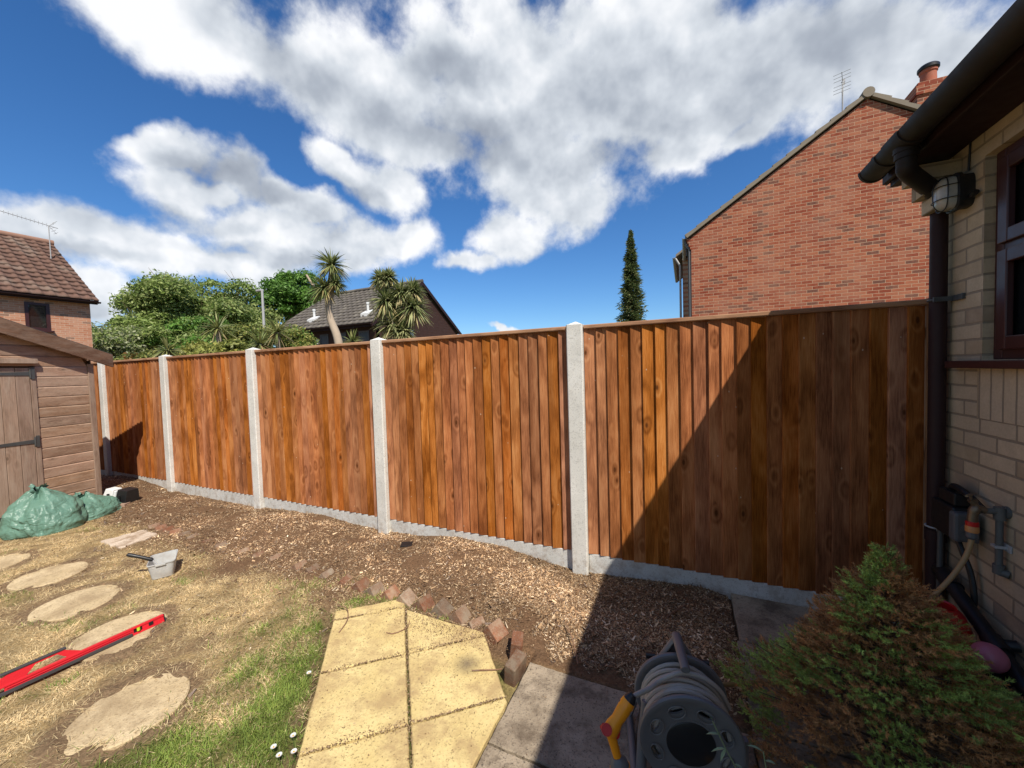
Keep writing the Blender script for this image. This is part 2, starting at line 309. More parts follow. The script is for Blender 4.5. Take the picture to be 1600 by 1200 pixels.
# ------------------------------------------------------------------ mesh builder
def T(o, label=None, cat=None, group=None, kind=None):
    if label: o['label'] = label
    if cat: o['category'] = cat
    if group: o['group'] = group
    if kind: o['kind'] = kind
    return o
def origin(o):
    v = Vector((0, 0, 0))
    while o is not None: v += o.location; o = o.parent
    return v
def thing(name, label, cat, loc=(0, 0, 0), group=None):
    o = bpy.data.objects.new(name, None); C.objects.link(o); o.location = loc; o.empty_display_size = .1
    return T(o, label, cat, group)
class MB:
    def __init__(s): s.v = []; s.f = []
    def add(s, vs, fs):
        k = len(s.v); s.v += [tuple(p) for p in vs]; s.f += [tuple(i+k for i in f) for f in fs]; return s
    def box(s, a, b, mat=None, bev=0.):
        x0, y0, z0 = a; x1, y1, z1 = b
        if bev > 0:
            return s.rbox(a, b, bev, mat)
        vs = [(x0, y0, z0), (x1, y0, z0), (x1, y1, z0), (x0, y1, z0), (x0, y0, z1), (x1, y0, z1), (x1, y1, z1), (x0, y1, z1)]
        if mat is not None: vs = [mat @ Vector(v) for v in vs]
        return s.add(vs, [(0, 3, 2, 1), (4, 5, 6, 7), (0, 1, 5, 4), (1, 2, 6, 5), (2, 3, 7, 6), (3, 0, 4, 7)])
    def rbox(s, a, b, r, mat=None, n=3):
        """box with rounded vertical corners and chamfered top/bottom"""
        x0, y0, z0 = a; x1, y1, z1 = b; vs = []; fs = []
        prof = [(r, z0), (0, z0+r), (0, z1-r), (r, z1)]
        m_ = 4*(n+1)
        for ins, z in prof:
            rr = max(r-ins, 0)
            for cx, cy, a0 in ((x1-r, y1-r, 0), (x0+r, y1-r, 90), (x0+r, y0+r, 180), (x1-r, y0+r, 270)):
                for k in range(n+1):
                    t = R(a0+90*k/n); vs.append((cx+rr*math.cos(t), cy+rr*math.sin(t), z))
        for j in range(3):
            for i in range(m_):
                fs.append((j*m_+i, j*m_+(i+1) % m_, (j+1)*m_+(i+1) % m_, (j+1)*m_+i))
        fs.append(tuple(range(m_))[::-1]); fs.append(tuple(range(3*m_, 4*m_)))
        if mat is not None: vs = [mat @ Vector(v) for v in vs]
        return s.add(vs, fs)
    def tube(s, pts, r, n=10, cap=True, close=False, flat=1.):
        pts = [Vector(p) for p in pts]; N = len(pts)
        rs = r if hasattr(r, '__len__') else [r]*N
        t0 = (pts[1]-pts[0]).normalized()
        up = Vector((0, 0, 1)) if abs(t0.z) < .9 else Vector((1, 0, 0))
        nrm = t0.cross(up).normalized(); vs = []; fs = []
        for i, p in enumerate(pts):
            if close: t = (pts[(i+1) % N]-pts[i-1]).normalized()
            elif i == 0: t = t0
            elif i == N-1: t = (pts[-1]-pts[-2]).normalized()
            else: t = (pts[i+1]-pts[i-1]).normalized()
            nrm = (nrm-t*nrm.dot(t)).normalized(); b = t.cross(nrm)
            for k in range(n):
                a = 2*math.pi*k/n; vs.append(p+(nrm*math.cos(a)+b*math.sin(a)*flat)*rs[i])
        for i in range(N if close else N-1):
            j = (i+1) % N
            for k in range(n): fs.append((i*n+k, i*n+(k+1) % n, j*n+(k+1) % n, j*n+k))
        if cap and not close: fs += [tuple(range(n))[::-1], tuple(range((N-1)*n, N*n))]
        return s.add(vs, fs)
    def lathe(s, prof, n=32, mat=None, cap=True):
        """prof: (radius, height) pairs about local z"""
        vs = []; fs = []
        for r, h in prof:
            for k in range(n):
                a = 2*math.pi*k/n; vs.append(Vector((r*math.cos(a), r*math.sin(a), h)))
        for j in range(len(prof)-1):
            for k in range(n): fs.append((j*n+k, j*n+(k+1) % n, (j+1)*n+(k+1) % n, (j+1)*n+k))
        if cap: fs += [tuple(range(n))[::-1], tuple(range((len(prof)-1)*n, len(prof)*n))]
        if mat is not None: vs = [mat @ v for v in vs]
        return s.add(vs, fs)
    def prism(s, poly, thick, mat=None):
        """poly in local xy, extruded along local z"""
        n = len(poly); vs = [Vector((x, y, 0)) for x, y in poly]+[Vector((x, y, thick)) for x, y in poly]
        if mat is not None: vs = [mat @ v for v in vs]
        return s.add(vs, [tuple(range(n))[::-1], tuple(range(n, 2*n))]+[(i, (i+1) % n, n+(i+1) % n, n+i) for i in range(n)])
    def ell(s, c, r, n=16, m=10, mat=None, pw=1.):
        vs = []; fs = []
        sg = lambda v: math.copysign(abs(v)**pw, v)
        for j in range(m+1):
            ph = math.pi*j/m-math.pi/2
            for k in range(n):
                a = 2*math.pi*k/n
                vs.append(Vector((c[0]+r[0]*sg(math.cos(ph))*sg(math.cos(a)), c[1]+r[1]*sg(math.cos(ph))*sg(math.sin(a)), c[2]+r[2]*sg(math.sin(ph)))))
        for j in range(m):
            for k in range(n): fs.append((j*n+k, j*n+(k+1) % n, (j+1)*n+(k+1) % n, (j+1)*n+k))
        if mat is not None: vs = [mat @ v for v in vs]
        return s.add(vs, fs)
    def build(s, name, mat, parent=None, smooth=False, bevel=0., label=None, angle=40):
        o0 = origin(parent) if parent is not None else Vector((0, 0, 0))
        me = bpy.data.meshes.new(name); me.from_pydata([tuple(Vector(v)-o0) for v in s.v], [], s.f); me.update()
        me.materials.append(M[mat] if isinstance(mat, str) else mat)
        o = bpy.data.objects.new(name, me); C.objects.link(o)
        if parent is not None: o.parent = parent
        if smooth:
            me.polygons.foreach_set('use_smooth', [True]*len(me.polygons))
            me.set_sharp_from_angle(angle=R(angle))
        if bevel:
            bm = o.modifiers.new('bevel', 'BEVEL'); bm.width = bevel; bm.segments = 2; bm.limit_method = 'ANGLE'
        if label: o['label'] = label
        return o
def frame(o, xaxis, zaxis):
    """matrix with origin o, local z = zaxis, local x near xaxis"""
    z = Vector(zaxis).normalized(); x = Vector(xaxis); x = (x-z*x.dot(z)).normalized(); y = z.cross(x)
    Mx = Matrix((x, y, z)).transposed().to_4x4(); Mx.translation = Vector(o); return Mx
def npmesh(name, verts, faces, mat, cols=None, parent=None, smooth=False, quads=False):
    me = bpy.data.meshes.new(name); nv = len(verts); nf = len(faces); k = faces.shape[1]
    o0 = np.array(origin(parent)) if parent is not None else np.zeros(3)
    me.vertices.add(nv); me.vertices.foreach_set('co', (verts-o0).astype(np.float32).ravel())
    me.loops.add(nf*k); me.loops.foreach_set('vertex_index', faces.astype(np.int32).ravel())
    me.polygons.add(nf); me.polygons.foreach_set('loop_start', np.arange(0, nf*k, k, dtype=np.int32))
    if smooth: me.polygons.foreach_set('use_smooth', np.ones(nf, bool))
    me.update(calc_edges=True)
    if cols is not None:
        a = me.color_attributes.new('Col', 'FLOAT_COLOR', 'POINT')
        a.data.foreach_set('color', np.concatenate([cols, np.ones((nv, 1))], 1).astype(np.float32).ravel())
    me.materials.append(M[mat] if isinstance(mat, str) else mat)
    o = bpy.data.objects.new(name, me); C.objects.link(o)
    if parent is not None: o.parent = parent
    return o
def bez(pts, n=8):
    """Catmull-Rom through pts"""
    P = [Vector(p) for p in pts]; P = [P[0]*2-P[1]]+P+[P[-1]*2-P[-2]]; out = []
    for i in range(1, len(P)-2):
        for k in range(n):
            t = k/n; a, b, c, d_ = P[i-1:i+3]
            out.append(.5*((2*b)+(c-a)*t+(2*a-5*b+4*c-d_)*t*t+(3*b-a-3*c+d_)*t**3))
    out.append(P[-2]); return out
# value noise on a grid, for scattering and ground shape
_tab = rng.random((256, 256))
def vnoise(x, y, s):
    x = np.asarray(x, float)*s+100; y = np.asarray(y, float)*s+100
    xi = np.floor(x).astype(int); yi = np.floor(y).astype(int); fx = x-xi; fy = y-yi
    fx = fx*fx*(3-2*fx); fy = fy*fy*(3-2*fy)
    t = lambda a, b: _tab[a % 256, b % 256]
    return (t(xi, yi)*(1-fx)+t(xi+1, yi)*fx)*(1-fy)+(t(xi, yi+1)*(1-fx)+t(xi+1, yi+1)*fx)*fy
def fbm(x, y, s, o=4):
    r = 0; a = .5
    for i in range(o): r = r+a*vnoise(np.asarray(x)+i*7.3, np.asarray(y)-i*3.1, s*2**i); a *= .5
    return r/(1-.5**o)
def sstep(a, b, x): t = np.clip((np.asarray(x, float)-a)/(b-a), 0, 1); return t*t*(3-2*t)
# ------------------------------------------------------------------ ground
FX = [-13, -8.8, -7.86, -6.82, -4.84, -3.74, -2.82, -2.41, -1.9, -1.5, -1.15, -.8, -.28, .1, .3, 2]
FZ = [.05, .06, .10, .0, .0, .06, .0, .025, .087, .072, .02, -.02, .015, .03, 0., 0.]
STONES = [(-5.55, 1.12, .20), (-4.77, 1.225, .215), (-3.985, 1.14, .22), (-3.23, 1.09, .225), (-2.44, .845, .22)]
def stone_d(x, y):
    d_ = np.full(np.shape(x), 9.)
    for sx, sy, sr in STONES: d_ = np.minimum(d_, np.hypot(x-sx, y-sy)-sr)
    return d_
def H(x, y):
    x = np.asarray(x, float); y = np.asarray(y, float)
    b = sstep(2.15, 2.75, y)
    z = b*np.interp(x, FX, FZ)
    z = z+.03*sstep(2.1, 2.3, y)*sstep(2.85, 2.5, y)*sstep(-1.0, -1.6, x)-.02*sstep(2.7, 2.9, y)
    z = z+.085*np.exp(-((x+7.2)/.75)**2-((y-2.4)/.4)**2)
    z = z-.03*sstep(-5.8, -6.6, x)*sstep(1.9, 1.4, y)
    z = z+(fbm(x, y, 3., 4)-.5)*.035*sstep(2.0, 2.3, y)*sstep(.25, -.1, x)
    z = z+(fbm(x, y, 2.2, 4)-.5)*.022*sstep(-1.0, -1.5, x)*sstep(2.2, 1.9, y)
    z = z+(fbm(x, y, 14, 2)-.5)*.012
    sd = stone_d(x, y)
    z = z+.020*sstep(-.10, -.01, sd)*sstep(.14, .03, sd)*(fbm(x+5, y+1, 10., 3)*2.6-1.12)-.009*sstep(-.01, -.08, sd)
    # the patio: slabs sit in it
    inp = ((x > -.80) & (y < 1.838)) | (x > .243)
    z = np.where(inp, -.035, z)
    sv = (x+1.434)*.755+(y-1.636)*.656; su = (x+1.434)*.656-(y-1.636)*.755
    z = np.where((sv > -.46) & (su > -.53) & (x < -.78) & (y < 1.95), np.minimum(z, -.03), z)
    return z-.008
STONES = [(-5.55, 1.12, .20), (-4.77, 1.225, .215), (-3.985, 1.14, .22), (-3.23, 1.09, .225), (-2.44, .845, .22)]
def stone_d(x, y):
    d_ = np.full(np.shape(x), 9.)
    for sx, sy, sr in STONES: d_ = np.minimum(d_, np.hypot(x-sx, y-sy)-sr)
    return d_
def slab_side(x, y): return (x+1.434)*.755+(y-1.636)*.656+.45      # <0: on the lawn, metres left of the yellow slabs
def regions(x, y):
    """green, bare soil, mulch weights"""
    n = fbm(x, y, 1.7, 4); n2 = fbm(x+9, y+4, 5., 3)
    mul = sstep(1.72, 2.08, y+(n-.5)*.7)
    mul = np.maximum(mul, sstep(-1.35, -1.2, x)*sstep(1.7, 1.9, y))
    s = -slab_side(x, y)
    green = sstep(.62, .05, s+(n-.5)*1.3)*.85+sstep(.62, .75, n2)*.2
    green = np.maximum(green, sstep(1.12, .82, y+(n-.5)*.5)*sstep(-2.7, -2.2, x+(n2-.5)*.4)*.75)
    green = green*(.45+.75*sstep(.35, .6, n2))
    sd = stone_d(x, y)
    soil = sstep(.11, .03, sd+(n2-.5)*.12)*.9
    soil = np.maximum(soil, sstep(.62, .70, fbm(x-3, y+8, 2.6, 4))*.6)
    soil = np.maximum(soil, sstep(.10, .02, s+(n2-.5)*.1)*(s > 0)*.7)
    return np.clip(green*(1-mul), 0, 1), np.clip(soil, 0, 1), mul
def lerp(a, b, t): return a*(1-t[..., None])+b*t[..., None]
gx = np.concatenate([np.arange(-13, -6.5, .05), np.arange(-6.5, -.7, .016), np.arange(-.7, 1.30, .03)]); gy = np.concatenate([np.arange(-4, .2, .12), np.arange(.2, 2.96, .017)])
X, Y = np.meshgrid(gx, gy); Z = H(X, Y); ny, nx = X.shape
idx = np.arange(nx*ny).reshape(ny, nx)
faces = np.stack([idx[:-1, :-1], idx[:-1, 1:], idx[1:, 1:], idx[1:, :-1]], -1).reshape(-1, 4)
gr, soil, mul = regions(X, Y)
col = lerp(np.tile(np.array([.34, .25, .125]), (ny, nx, 1)), np.array([.11, .13, .035]), gr)
col = lerp(col, np.array([.21, .145, .09]), soil)
col = lerp(col, np.array([.17, .105, .062]), mul)
m, g_ = newmat('garden_soil'); co = obco(g_)
a_ = g_.n('ShaderNodeAttribute', attribute_name='Col').outputs[0]
nn = g_.noise(co, 70., 5, .7); n3 = g_.noise(co, 9., 4, .6)
cc = g_.mix(g_.rng(nn, .3, .7), g_.mix(1., a_, (.5, .48, .45), 'MULTIPLY'), g_.mix(1., a_, (1.45, 1.4, 1.35), 'MULTIPLY'))
cc = g_.mix(g_.rng(n3, .45, .7, 0, .4), cc, (.12, .08, .05))
finish(g_, cc, .95, nn, .9, .012, .1); M['soil'] = m
T(npmesh('lawn', np.stack([X, Y, Z], -1).reshape(-1, 3), faces, 'soil', col.reshape(-1, 3), smooth=True), kind='structure')
m, g_ = newmat('far_ground'); co = obco(g_)
finish(g_, g_.mix(g_.noise(co, .4, 5, .6), (.07, .09, .035), (.16, .13, .08)), .95, spec=.1); M['farground'] = m
mb = MB(); 
for a, b in (((-400, 2.97), (400, 500)), ((-400, -300), (-12.98, 2.97)), ((1.28, -300), (400, 2.97)), ((-12.98, -300), (1.28, -3.98))):
    mb.add([(a[0], a[1], -.06), (b[0], a[1], -.06), (b[0], b[1], -.06), (a[0], b[1], -.06)], [(0, 1, 2, 3)])
T(mb.build('ground', 'farground'), kind='structure')

# ------------------------------------------------------------------ grass and mulch (stuff)
def strips(x, y, z, L, W, yaw, tilt, bend, roll=0.):
    """one bent quad per blade/chip: returns verts (n*4,3) and quad faces"""
    n = len(x); d1 = np.stack([np.cos(yaw)*np.cos(tilt), np.sin(yaw)*np.cos(tilt), np.sin(tilt)], 1)
    sd = np.stack([-np.sin(yaw), np.cos(yaw), roll*np.ones(n)], 1)
    p = np.stack([x, y, z], 1); v = np.empty((n, 4, 3))
    v[:, 0] = p-sd*W[:, None]/2; v[:, 1] = p+sd*W[:, None]/2
    tip = p+d1*L[:, None]; tip[:, 2] -= bend*L
    v[:, 2] = tip+sd*W[:, None]*.2; v[:, 3] = tip-sd*W[:, None]*.2
    return v.reshape(-1, 3), np.arange(n*4).reshape(n, 4)
def clear(x, y, pad=0.):
    k = stone_d(x, y) > -.015
    sv = (x+1.434)*.755+(y-1.636)*.656; su = (x+1.434)*.656-(y-1.636)*.755
    onslab = (sv > -.455+pad) & (su > -.50) & (x > -2.2) & (y < 1.93+.05*np.sin(x*31))
    k &= ~onslab
    k &= ~((x > -.79) & (y < 1.84)); k &= ~(x > .25)
    k &= ~((x < -6.72-.0*y) & (y < 2.2))
    return k
N = 420000
u = rng.random(N); x = -7.0+(5.9)*u**.75; y = .30+rng.random(N)*1.85
gr, soil, mul = regions(x, y)
onst = stone_d(x, y) < -.015
cl1 = fbm(x+2, y+2, 9., 3)
keep = (clear(x, y) | (onst & (rng.random(N) < .10+.6*sstep(-.11, -.015, stone_d(x, y))*sstep(.45, .6, cl1)))) & (rng.random(N) > soil*.93) & (rng.random(N) > mul*.93) & (rng.random(N) < .25+1.1*sstep(.35, .62, cl1))
zst = np.where(onst, .010, 0)[keep]; cl1 = cl1[keep]
x, y, gr, mul = x[keep], y[keep], gr[keep], mul[keep]; n = len(x)
isg = rng.random(n) < gr*.9
L = np.where(isg, rng.uniform(.018, .048, n), rng.uniform(.015, .05, n)); W = rng.uniform(.0018, .0038, n)
tilt = np.where(isg, rng.uniform(.25, 1.2, n), rng.uniform(.02, .55, n)**1.2)
v, f = strips(x, y, H(x, y)-.002+zst, L, W, rng.uniform(0, 6.283, n), tilt, rng.uniform(0, .3, n))
r_ = rng.random(n)[:, None]
dry = np.array([.70, .57, .335])*(.6+.65*r_)*np.array([1, 1, 1])+np.array([.0, -.03, -.04])*rng.random(n)[:, None]
grn = np.array([.165, .235, .05])*(.6+.9*r_)+np.array([.08, .05, .01])*(rng.random(n)[:, None]**2)
c = np.where(isg[:, None], grn, dry)*(.72+.6*sstep(.35, .68, cl1))[:, None]
M['grass'] = attrmat('grass_blades', .6, .3, .25)
T(npmesh('grass', v, f, 'grass', np.repeat(c, 4, 0)), 'short dry straw-coloured lawn grass with greener patches by the yellow slabs', 'grass', kind='stuff')
# mulch chips
N = 150000
x = np.concatenate([-9+9.25*rng.random(N)**.7, -1.3+1.55*rng.random(60000), -6.8+5.4*rng.random(26000)])
y = np.concatenate([1.93+1.0*rng.random(N), 1.80+1.13*rng.random(60000), .35+1.6*rng.random(26000)**.55])
k = clear(x, y, .0) & (rng.random(len(x)) < np.where(y > 1.9, 1, sstep(.2, 1.95, y)**2+.08))
pn_ = fbm(x+1, y+6, 5., 4); k2 = rng.random(len(pn_)) < 0
k = k & (rng.random(len(x)) < 1.15-1.1*sstep(.56, .72, pn_))
x, y, pn_ = x[k], y[k], pn_[k]; n = len(x)
L = rng.uniform(.004, .016, n)*(1+1.5*(rng.random(n) < .06)); W = L*rng.uniform(.14, .5, n)
v, f = strips(x, y, H(x, y)+rng.uniform(-.002, .007, n), L, W, rng.uniform(0, 6.283, n), rng.normal(0, .35, n), 0*x, rng.normal(0, .45, n))
r_ = rng.random(n); pal = np.array([[.58, .43, .27], [.40, .265, .15], [.27, .165, .09], [.15, .09, .052], [.70, .58, .42], [.20, .15, .12]])
ci = np.searchsorted(np.cumsum([.17, .24, .27, .20, .045]), r_)
c = pal[ci]*1.12*rng.uniform(.7, 1.2, n)[:, None]*(.72+.65*sstep(.3, .7, fbm(x-4, y+2, 2.4, 3)))[:, None]
M['mulch'] = attrmat('mulch_chips', .85, 0., .15)
T(npmesh('mulch', v, f, 'mulch', np.repeat(c, 4, 0)), 'brown shredded bark and straw mulch covering the bed along the fence', 'mulch', kind='stuff')
# crumbs of soil and bark spilled on the slabs
N = 900
x = np.concatenate([rng.uniform(-2.1, -.8, N), rng.uniform(-.78, 1.2, 900), rng.normal(-1.35, .22, 1400)]); y = np.concatenate([rng.uniform(.8, 2.0, N), rng.uniform(1.0, 2.9, 900), rng.normal(1.88, .05, 1400)])
sv = (x+1.434)*.755+(y-1.636)*.656; su = (x+1.434)*.656-(y-1.636)*.755
k = ((sv > -.45) & (su > -.42)) | (x > -.78)
x, y = x[k], y[k]; n = len(x); 
NQ = 4500; qa = rng.uniform(-.5, 1.3, NQ); qt = rng.uniform(-.45, .45, NQ); qb = rng.choice([-.45, 0., .45, .9], NQ); qb = qb+rng.normal(0, 1, NQ)*(.0025+.014*sstep(.5, .7, vnoise(qt*9+qb*7, qb*3, 1.))); qs = rng.random(NQ) < .8
cu, cv = np.where(qs, qb, qa), np.where(qs, qt, rng.normal(0, .004, NQ))
jx, jy = -1.434+.656*cu+.755*cv, 1.636-.755*cu+.656*cv; kk = (jx < -.79) & (jy > .75) & (jy < 1.95)
x = np.concatenate([x, jx[kk]]); y = np.concatenate([y, jy[kk]]); n = len(x)
L = rng.uniform(.002, .008, n); W = L*rng.uniform(.3, .8, n)
v, f = strips(x, y, np.full(n, .0075), L, W, rng.uniform(0, 6.283, n), rng.uniform(-.05, .35, n), 0*x, rng.normal(0, .2, n))
T(npmesh('crumbs', v, f, 'mulch', np.repeat(pal[rng.integers(0, 4, n)]*.8, 4, 0)), 'loose bark crumbs scattered over the paving slabs', 'bark crumbs', kind='stuff')

# ------------------------------------------------------------------ paving
def slab_mesh(poly, top, name, mat, label, cat, group, th=.045, rough=.0):
    """poly: world xy outline; rounded, slightly uneven edge"""
    P = [Vector((p[0], p[1])) for p in poly]; out = []
    for i in range(len(P)):
        a, b = P[i], P[(i+1) % len(P)]; L_ = (b-a).length; k = max(2, int(L_/.03))
        for j in range(k):
            q = a+(b-a)*(j/k)
            out.append(q+Vector((random.uniform(-1, 1), random.uniform(-1, 1)))*rough)
    cx = sum(p.x for p in out)/len(out); cy = sum(p.y for p in out)/len(out)
    mb = MB(); n = len(out); vs = []
    tz = lambda: top+random.uniform(-.0012, .0012)
    for ins, z in ((0, top-th), (0, top-.006), (.006, top)):
        for p in out:
            dv = Vector((p.x-cx, p.y-cy)); q = p-dv.normalized()*ins; vs.append((q.x-cx, q.y-cy, z))
    fs = [(j*n+i, j*n+(i+1) % n, (j+1)*n+(i+1) % n, (j+1)*n+i) for j in range(2) for i in range(n)]
    fs.append(tuple(range(2*n, 3*n)))
    mb.add(vs, fs); o = mb.build(name, mat); o.location = (cx, cy, 0)
    return T(o, label, cat, group)
J = Vector((-1.434, 1.636)); U = Vector((.656, -.755)); V_ = Vector((.755, .656)); S_ = .45
def cell(i, j, cut=None, gap=.006):
    a, b = i*S_+gap, (i+1)*S_-gap; c_, d_ = j*S_+gap, (j+1)*S_-gap
    P = [J+U*a+V_*c_, J+U*b+V_*c_, J+U*b+V_*d_, J+U*a+V_*d_]
    return P
def clip(P, nx_, ny_, d0):
    """keep nx*x+ny*y <= d0"""
    out = []
    for i in range(len(P)):
        a, b = P[i], P[(i+1) % len(P)]; fa = a.x*nx_+a.y*ny_-d0; fb = b.x*nx_+b.y*ny_-d0
        if fa <= 0: out.append(a)
        if fa*fb < 0: out.append(a+(b-a)*(fa/(fa-fb)))
    return out
YG = 'yellow paving slabs of the angled path'
def yslab(i, j, label, cuts=()):
    P = cell(i, j)
    for c_ in cuts: P = clip(P, *c_)
    slab_mesh(P, .004+random.uniform(-.0015, .0015), 'paving_slab', 'yslab_stained' if 'stain' in label else 'yslab', label, 'paving slab', YG, rough=.0016)
yslab(-2, -1, 'yellow slab at the far left tip of the path, mostly buried by soil', ((-.656, .755, 2.726),))
yslab(-1, -1, 'yellow slab at the far left of the path with a dark twig across its edge')
yslab(-1, 0, 'yellow slab at the far right of the path, its outer edge covered by bark', ((0, 1, 1.95),))
yslab(0, -1, 'clean yellow slab in the second row of the path beside the green grass')
yslab(0, 0, 'yellow slab with a round dark stain on it and a stick near its edge')
yslab(1, -1, 'yellow slab in the third row of the path beside the white daisies')
yslab(1, 0, 'brownish yellow slab cut off along the grey patio edge', ((1, 0, -.787),))
yslab(2, -1, 'yellow slab at the near end of the path, running out of the picture', ((1, 0, -.787),))
yslab(2, 0, 'small yellow corner slab between the path and the grey patio', ((1, 0, -.787),)) if len(clip(cell(2, 0), 1, 0, -.787)) > 2 else None
GG = 'weathered grey-buff patio slabs'
def gslab(x0, y0, x1, y1, label, top=.006):
    slab_mesh([(x0, y0), (x1, y0), (x1, y1), (x0, y1)], top, 'patio_slab', 'gslab', label, 'paving slab', GG, rough=.0022)
gslab(-.775, 1.362, -.205, 1.835, 'mottled grey slab crossed by the shadow edge, beside the yellow path')
gslab(-.775, .80, -.205, 1.352, 'grey slab at the bottom edge of the picture next to the yellow path')
gslab(-.195, 1.362, .235, 1.815, 'shaded grey slab under the hose reel, against the bark mulch')
gslab(-.195, .80, .235, 1.352, 'shaded grey slab in front of the hose reel')
gslab(.262, 2.437, .86, 2.925, 'rough grey-buff slab touching the fence gravel board, right of the mulch')
gslab(.248, 1.86, .86, 2.427, 'grey-buff slab between the hose reel and the slab at the fence')
gslab(.245, 1.3, .86, 1.85, 'shaded grey slab under the dwarf spruce')
gslab(.87, 2.437, 1.25, 2.925, 'grey slab in the corner between fence and downpipe')
gslab(.87, 1.86, 1.25, 2.427, 'grey slab along the house wall behind the dwarf spruce')
gslab(.87, 1.3, 1.25, 1.85, 'grey slab along the house wall right of the dwarf spruce')
SG = 'round stepping stones across the lawn'
SL = ['round stepping stone nearest the shed, half hidden by grass', 'round pale stepping stone at the left between shed and plastic tub', 'round pale stepping stone just beyond the red spirit level', 'round stepping stone lying under the end of the red spirit level', 'largest round stepping stone in front of the red spirit level, ringed with bare soil']
for k, (sx, sy, sr) in enumerate(STONES):
    n = 56; mb = MB(); vs = []; ph = random.random()*6
    for q, z in ((1., -.03), (1., -.002), (.975, .003), (.6, .004)):
        for i in range(n):
            a = 2*math.pi*i/n; rr = sr*q*(1+.014*math.sin(3*a+ph)+.008*math.sin(7*a+2*ph)); vs.append((rr*math.cos(a), rr*math.sin(a), z))
    fs = [(j*n+i, j*n+(i+1) % n, (j+1)*n+(i+1) % n, (j+1)*n+i) for j in range(3) for i in range(n)]+[tuple(range(3*n, 4*n))]
    mb.add(vs, fs); o = mb.build('stepping_stone', 'stone'); o.location = (sx, sy, -.001); o.rotation_euler.z = random.random()*6
    T(o, SL[k], 'stepping stone', SG)
slab_mesh([(-5.25, 1.69), (-4.86, 1.69), (-4.90, 2.0), (-5.20, 1.99)], .008, 'square_slab', 'whiteslab', 'pale square slab sunk in the soil behind the plastic tub', 'paving slab', None, rough=.016)

# ------------------------------------------------------------------ edging bricks
ORD = 'first second third fourth fifth sixth seventh eighth ninth tenth eleventh twelfth thirteenth fourteenth fifteenth sixteenth seventeenth eighteenth nineteenth twentieth twenty-first twenty-second twenty-third twenty-fourth twenty-fifth twenty-sixth twenty-seventh'.split()
EB = [(-1.06, 1.985, .075), (-1.205, 2.015, .03), (-1.335, 2.03, .075), (-1.485, 2.04, .075), (-1.63, 2.045, .07), (-1.785, 2.05, .07), (-1.93, 2.055, .065), (-2.07, 2.05, .065), (-2.215, 2.06, .06), (-2.39, 2.075, .04), (-2.60, 2.085, .045), (-2.78, 2.10, .04), (-2.94, 2.10, .045), (-3.27, 2.115, .035), (-3.48, 2.10, .03), (-3.68, 2.09, .04), (-4.02, 2.095, .035), (-4.25, 2.10, .025), (-4.50, 2.095, .04), (-4.66, 2.10, .045), (-4.82, 2.10, .05), (-4.96, 2.10, .055), (-5.10, 2.10, .055), (-5.24, 2.10, .05)]
for k, (ex, ey, eh) in enumerate(EB):
    s = .052; mb = MB(); rr = R(45+random.uniform(-7, 7))
    mb.box((-s, -.05, -s*2.0), (s, .05, s), Matrix.Rotation(rr, 4, 'Y'))
    o = mb.build('edging_brick', 'ebrick', bevel=.006 if k < 14 else .016)
    o.location = (ex, ey, max(float(H(ex, ey)), 0)+eh*(.8 if k < 9 else .65)-s*1.41); o.rotation_euler = (random.uniform(-.08, .08), random.uniform(-.1, .1), random.uniform(-.22, .22)+(-.35 if k < 2 else 0))
    T(o, 'tilted edging brick half sunk in mulch, %s from the patio end of the sawtooth row' % ORD[k], 'brick', 'sawtooth row of edging bricks')
for k, (ex, ey, rz, w_) in enumerate(((-.885, 1.90, -.75, .10), (-.825, 1.755, -1.25, .12))):
    mb = MB().box((-.0325, -w_/2, -.1), (.0325, w_/2, .075)); o = mb.build('edging_brick', 'ebrick', bevel=.006)
    o.location = (ex, ey, .0); o.rotation_euler = (.12, .15, rz+1.57*.7)
    T(o, ['upright edging brick at the corner where the row turns to the patio', 'upright edging brick leaning on the corner of the grey patio slab'][k], 'brick', 'sawtooth row of edging bricks')

# ------------------------------------------------------------------ fence
fence = thing('garden_fence', 'closeboard fence of orange-brown timber panels between concrete posts', 'fence', (0, 2.95, 0))
PX = [-10.61, -8.62, -6.757, -4.80, -2.831, -.833]; PW = .125
for x0 in PX:
    mb = MB(); x1 = x0+PW; b = .008; lean = random.uniform(-.004, .004)
    vs = []
    for z in (-.2, 1.90):
        s_ = lean*(z > 0)
        vs += [(x0+s_, 2.875+b, z), (x0+b+s_, 2.875, z), (x1-b+s_, 2.875, z), (x1+s_, 2.875+b, z), (x1+s_, 3.0, z), (x0+s_, 3.0, z)]
    vs += [((x0+x1)/2+lean, 2.935, 1.928)]
    mb.add(vs, [(0, 1, 7, 6), (1, 2, 8, 7), (2, 3, 9, 8), (3, 4, 10, 9), (4, 5, 11, 10), (5, 0, 6, 11)]+[(6+i, 6+(i+1) % 6, 12) for i in range(6)])
    mb.build('concrete_post', 'post', fence)
spans = [(PX[i]+PW, PX[i+1]) for i in range(5)]+[(PX[5]+PW, 1.235)]
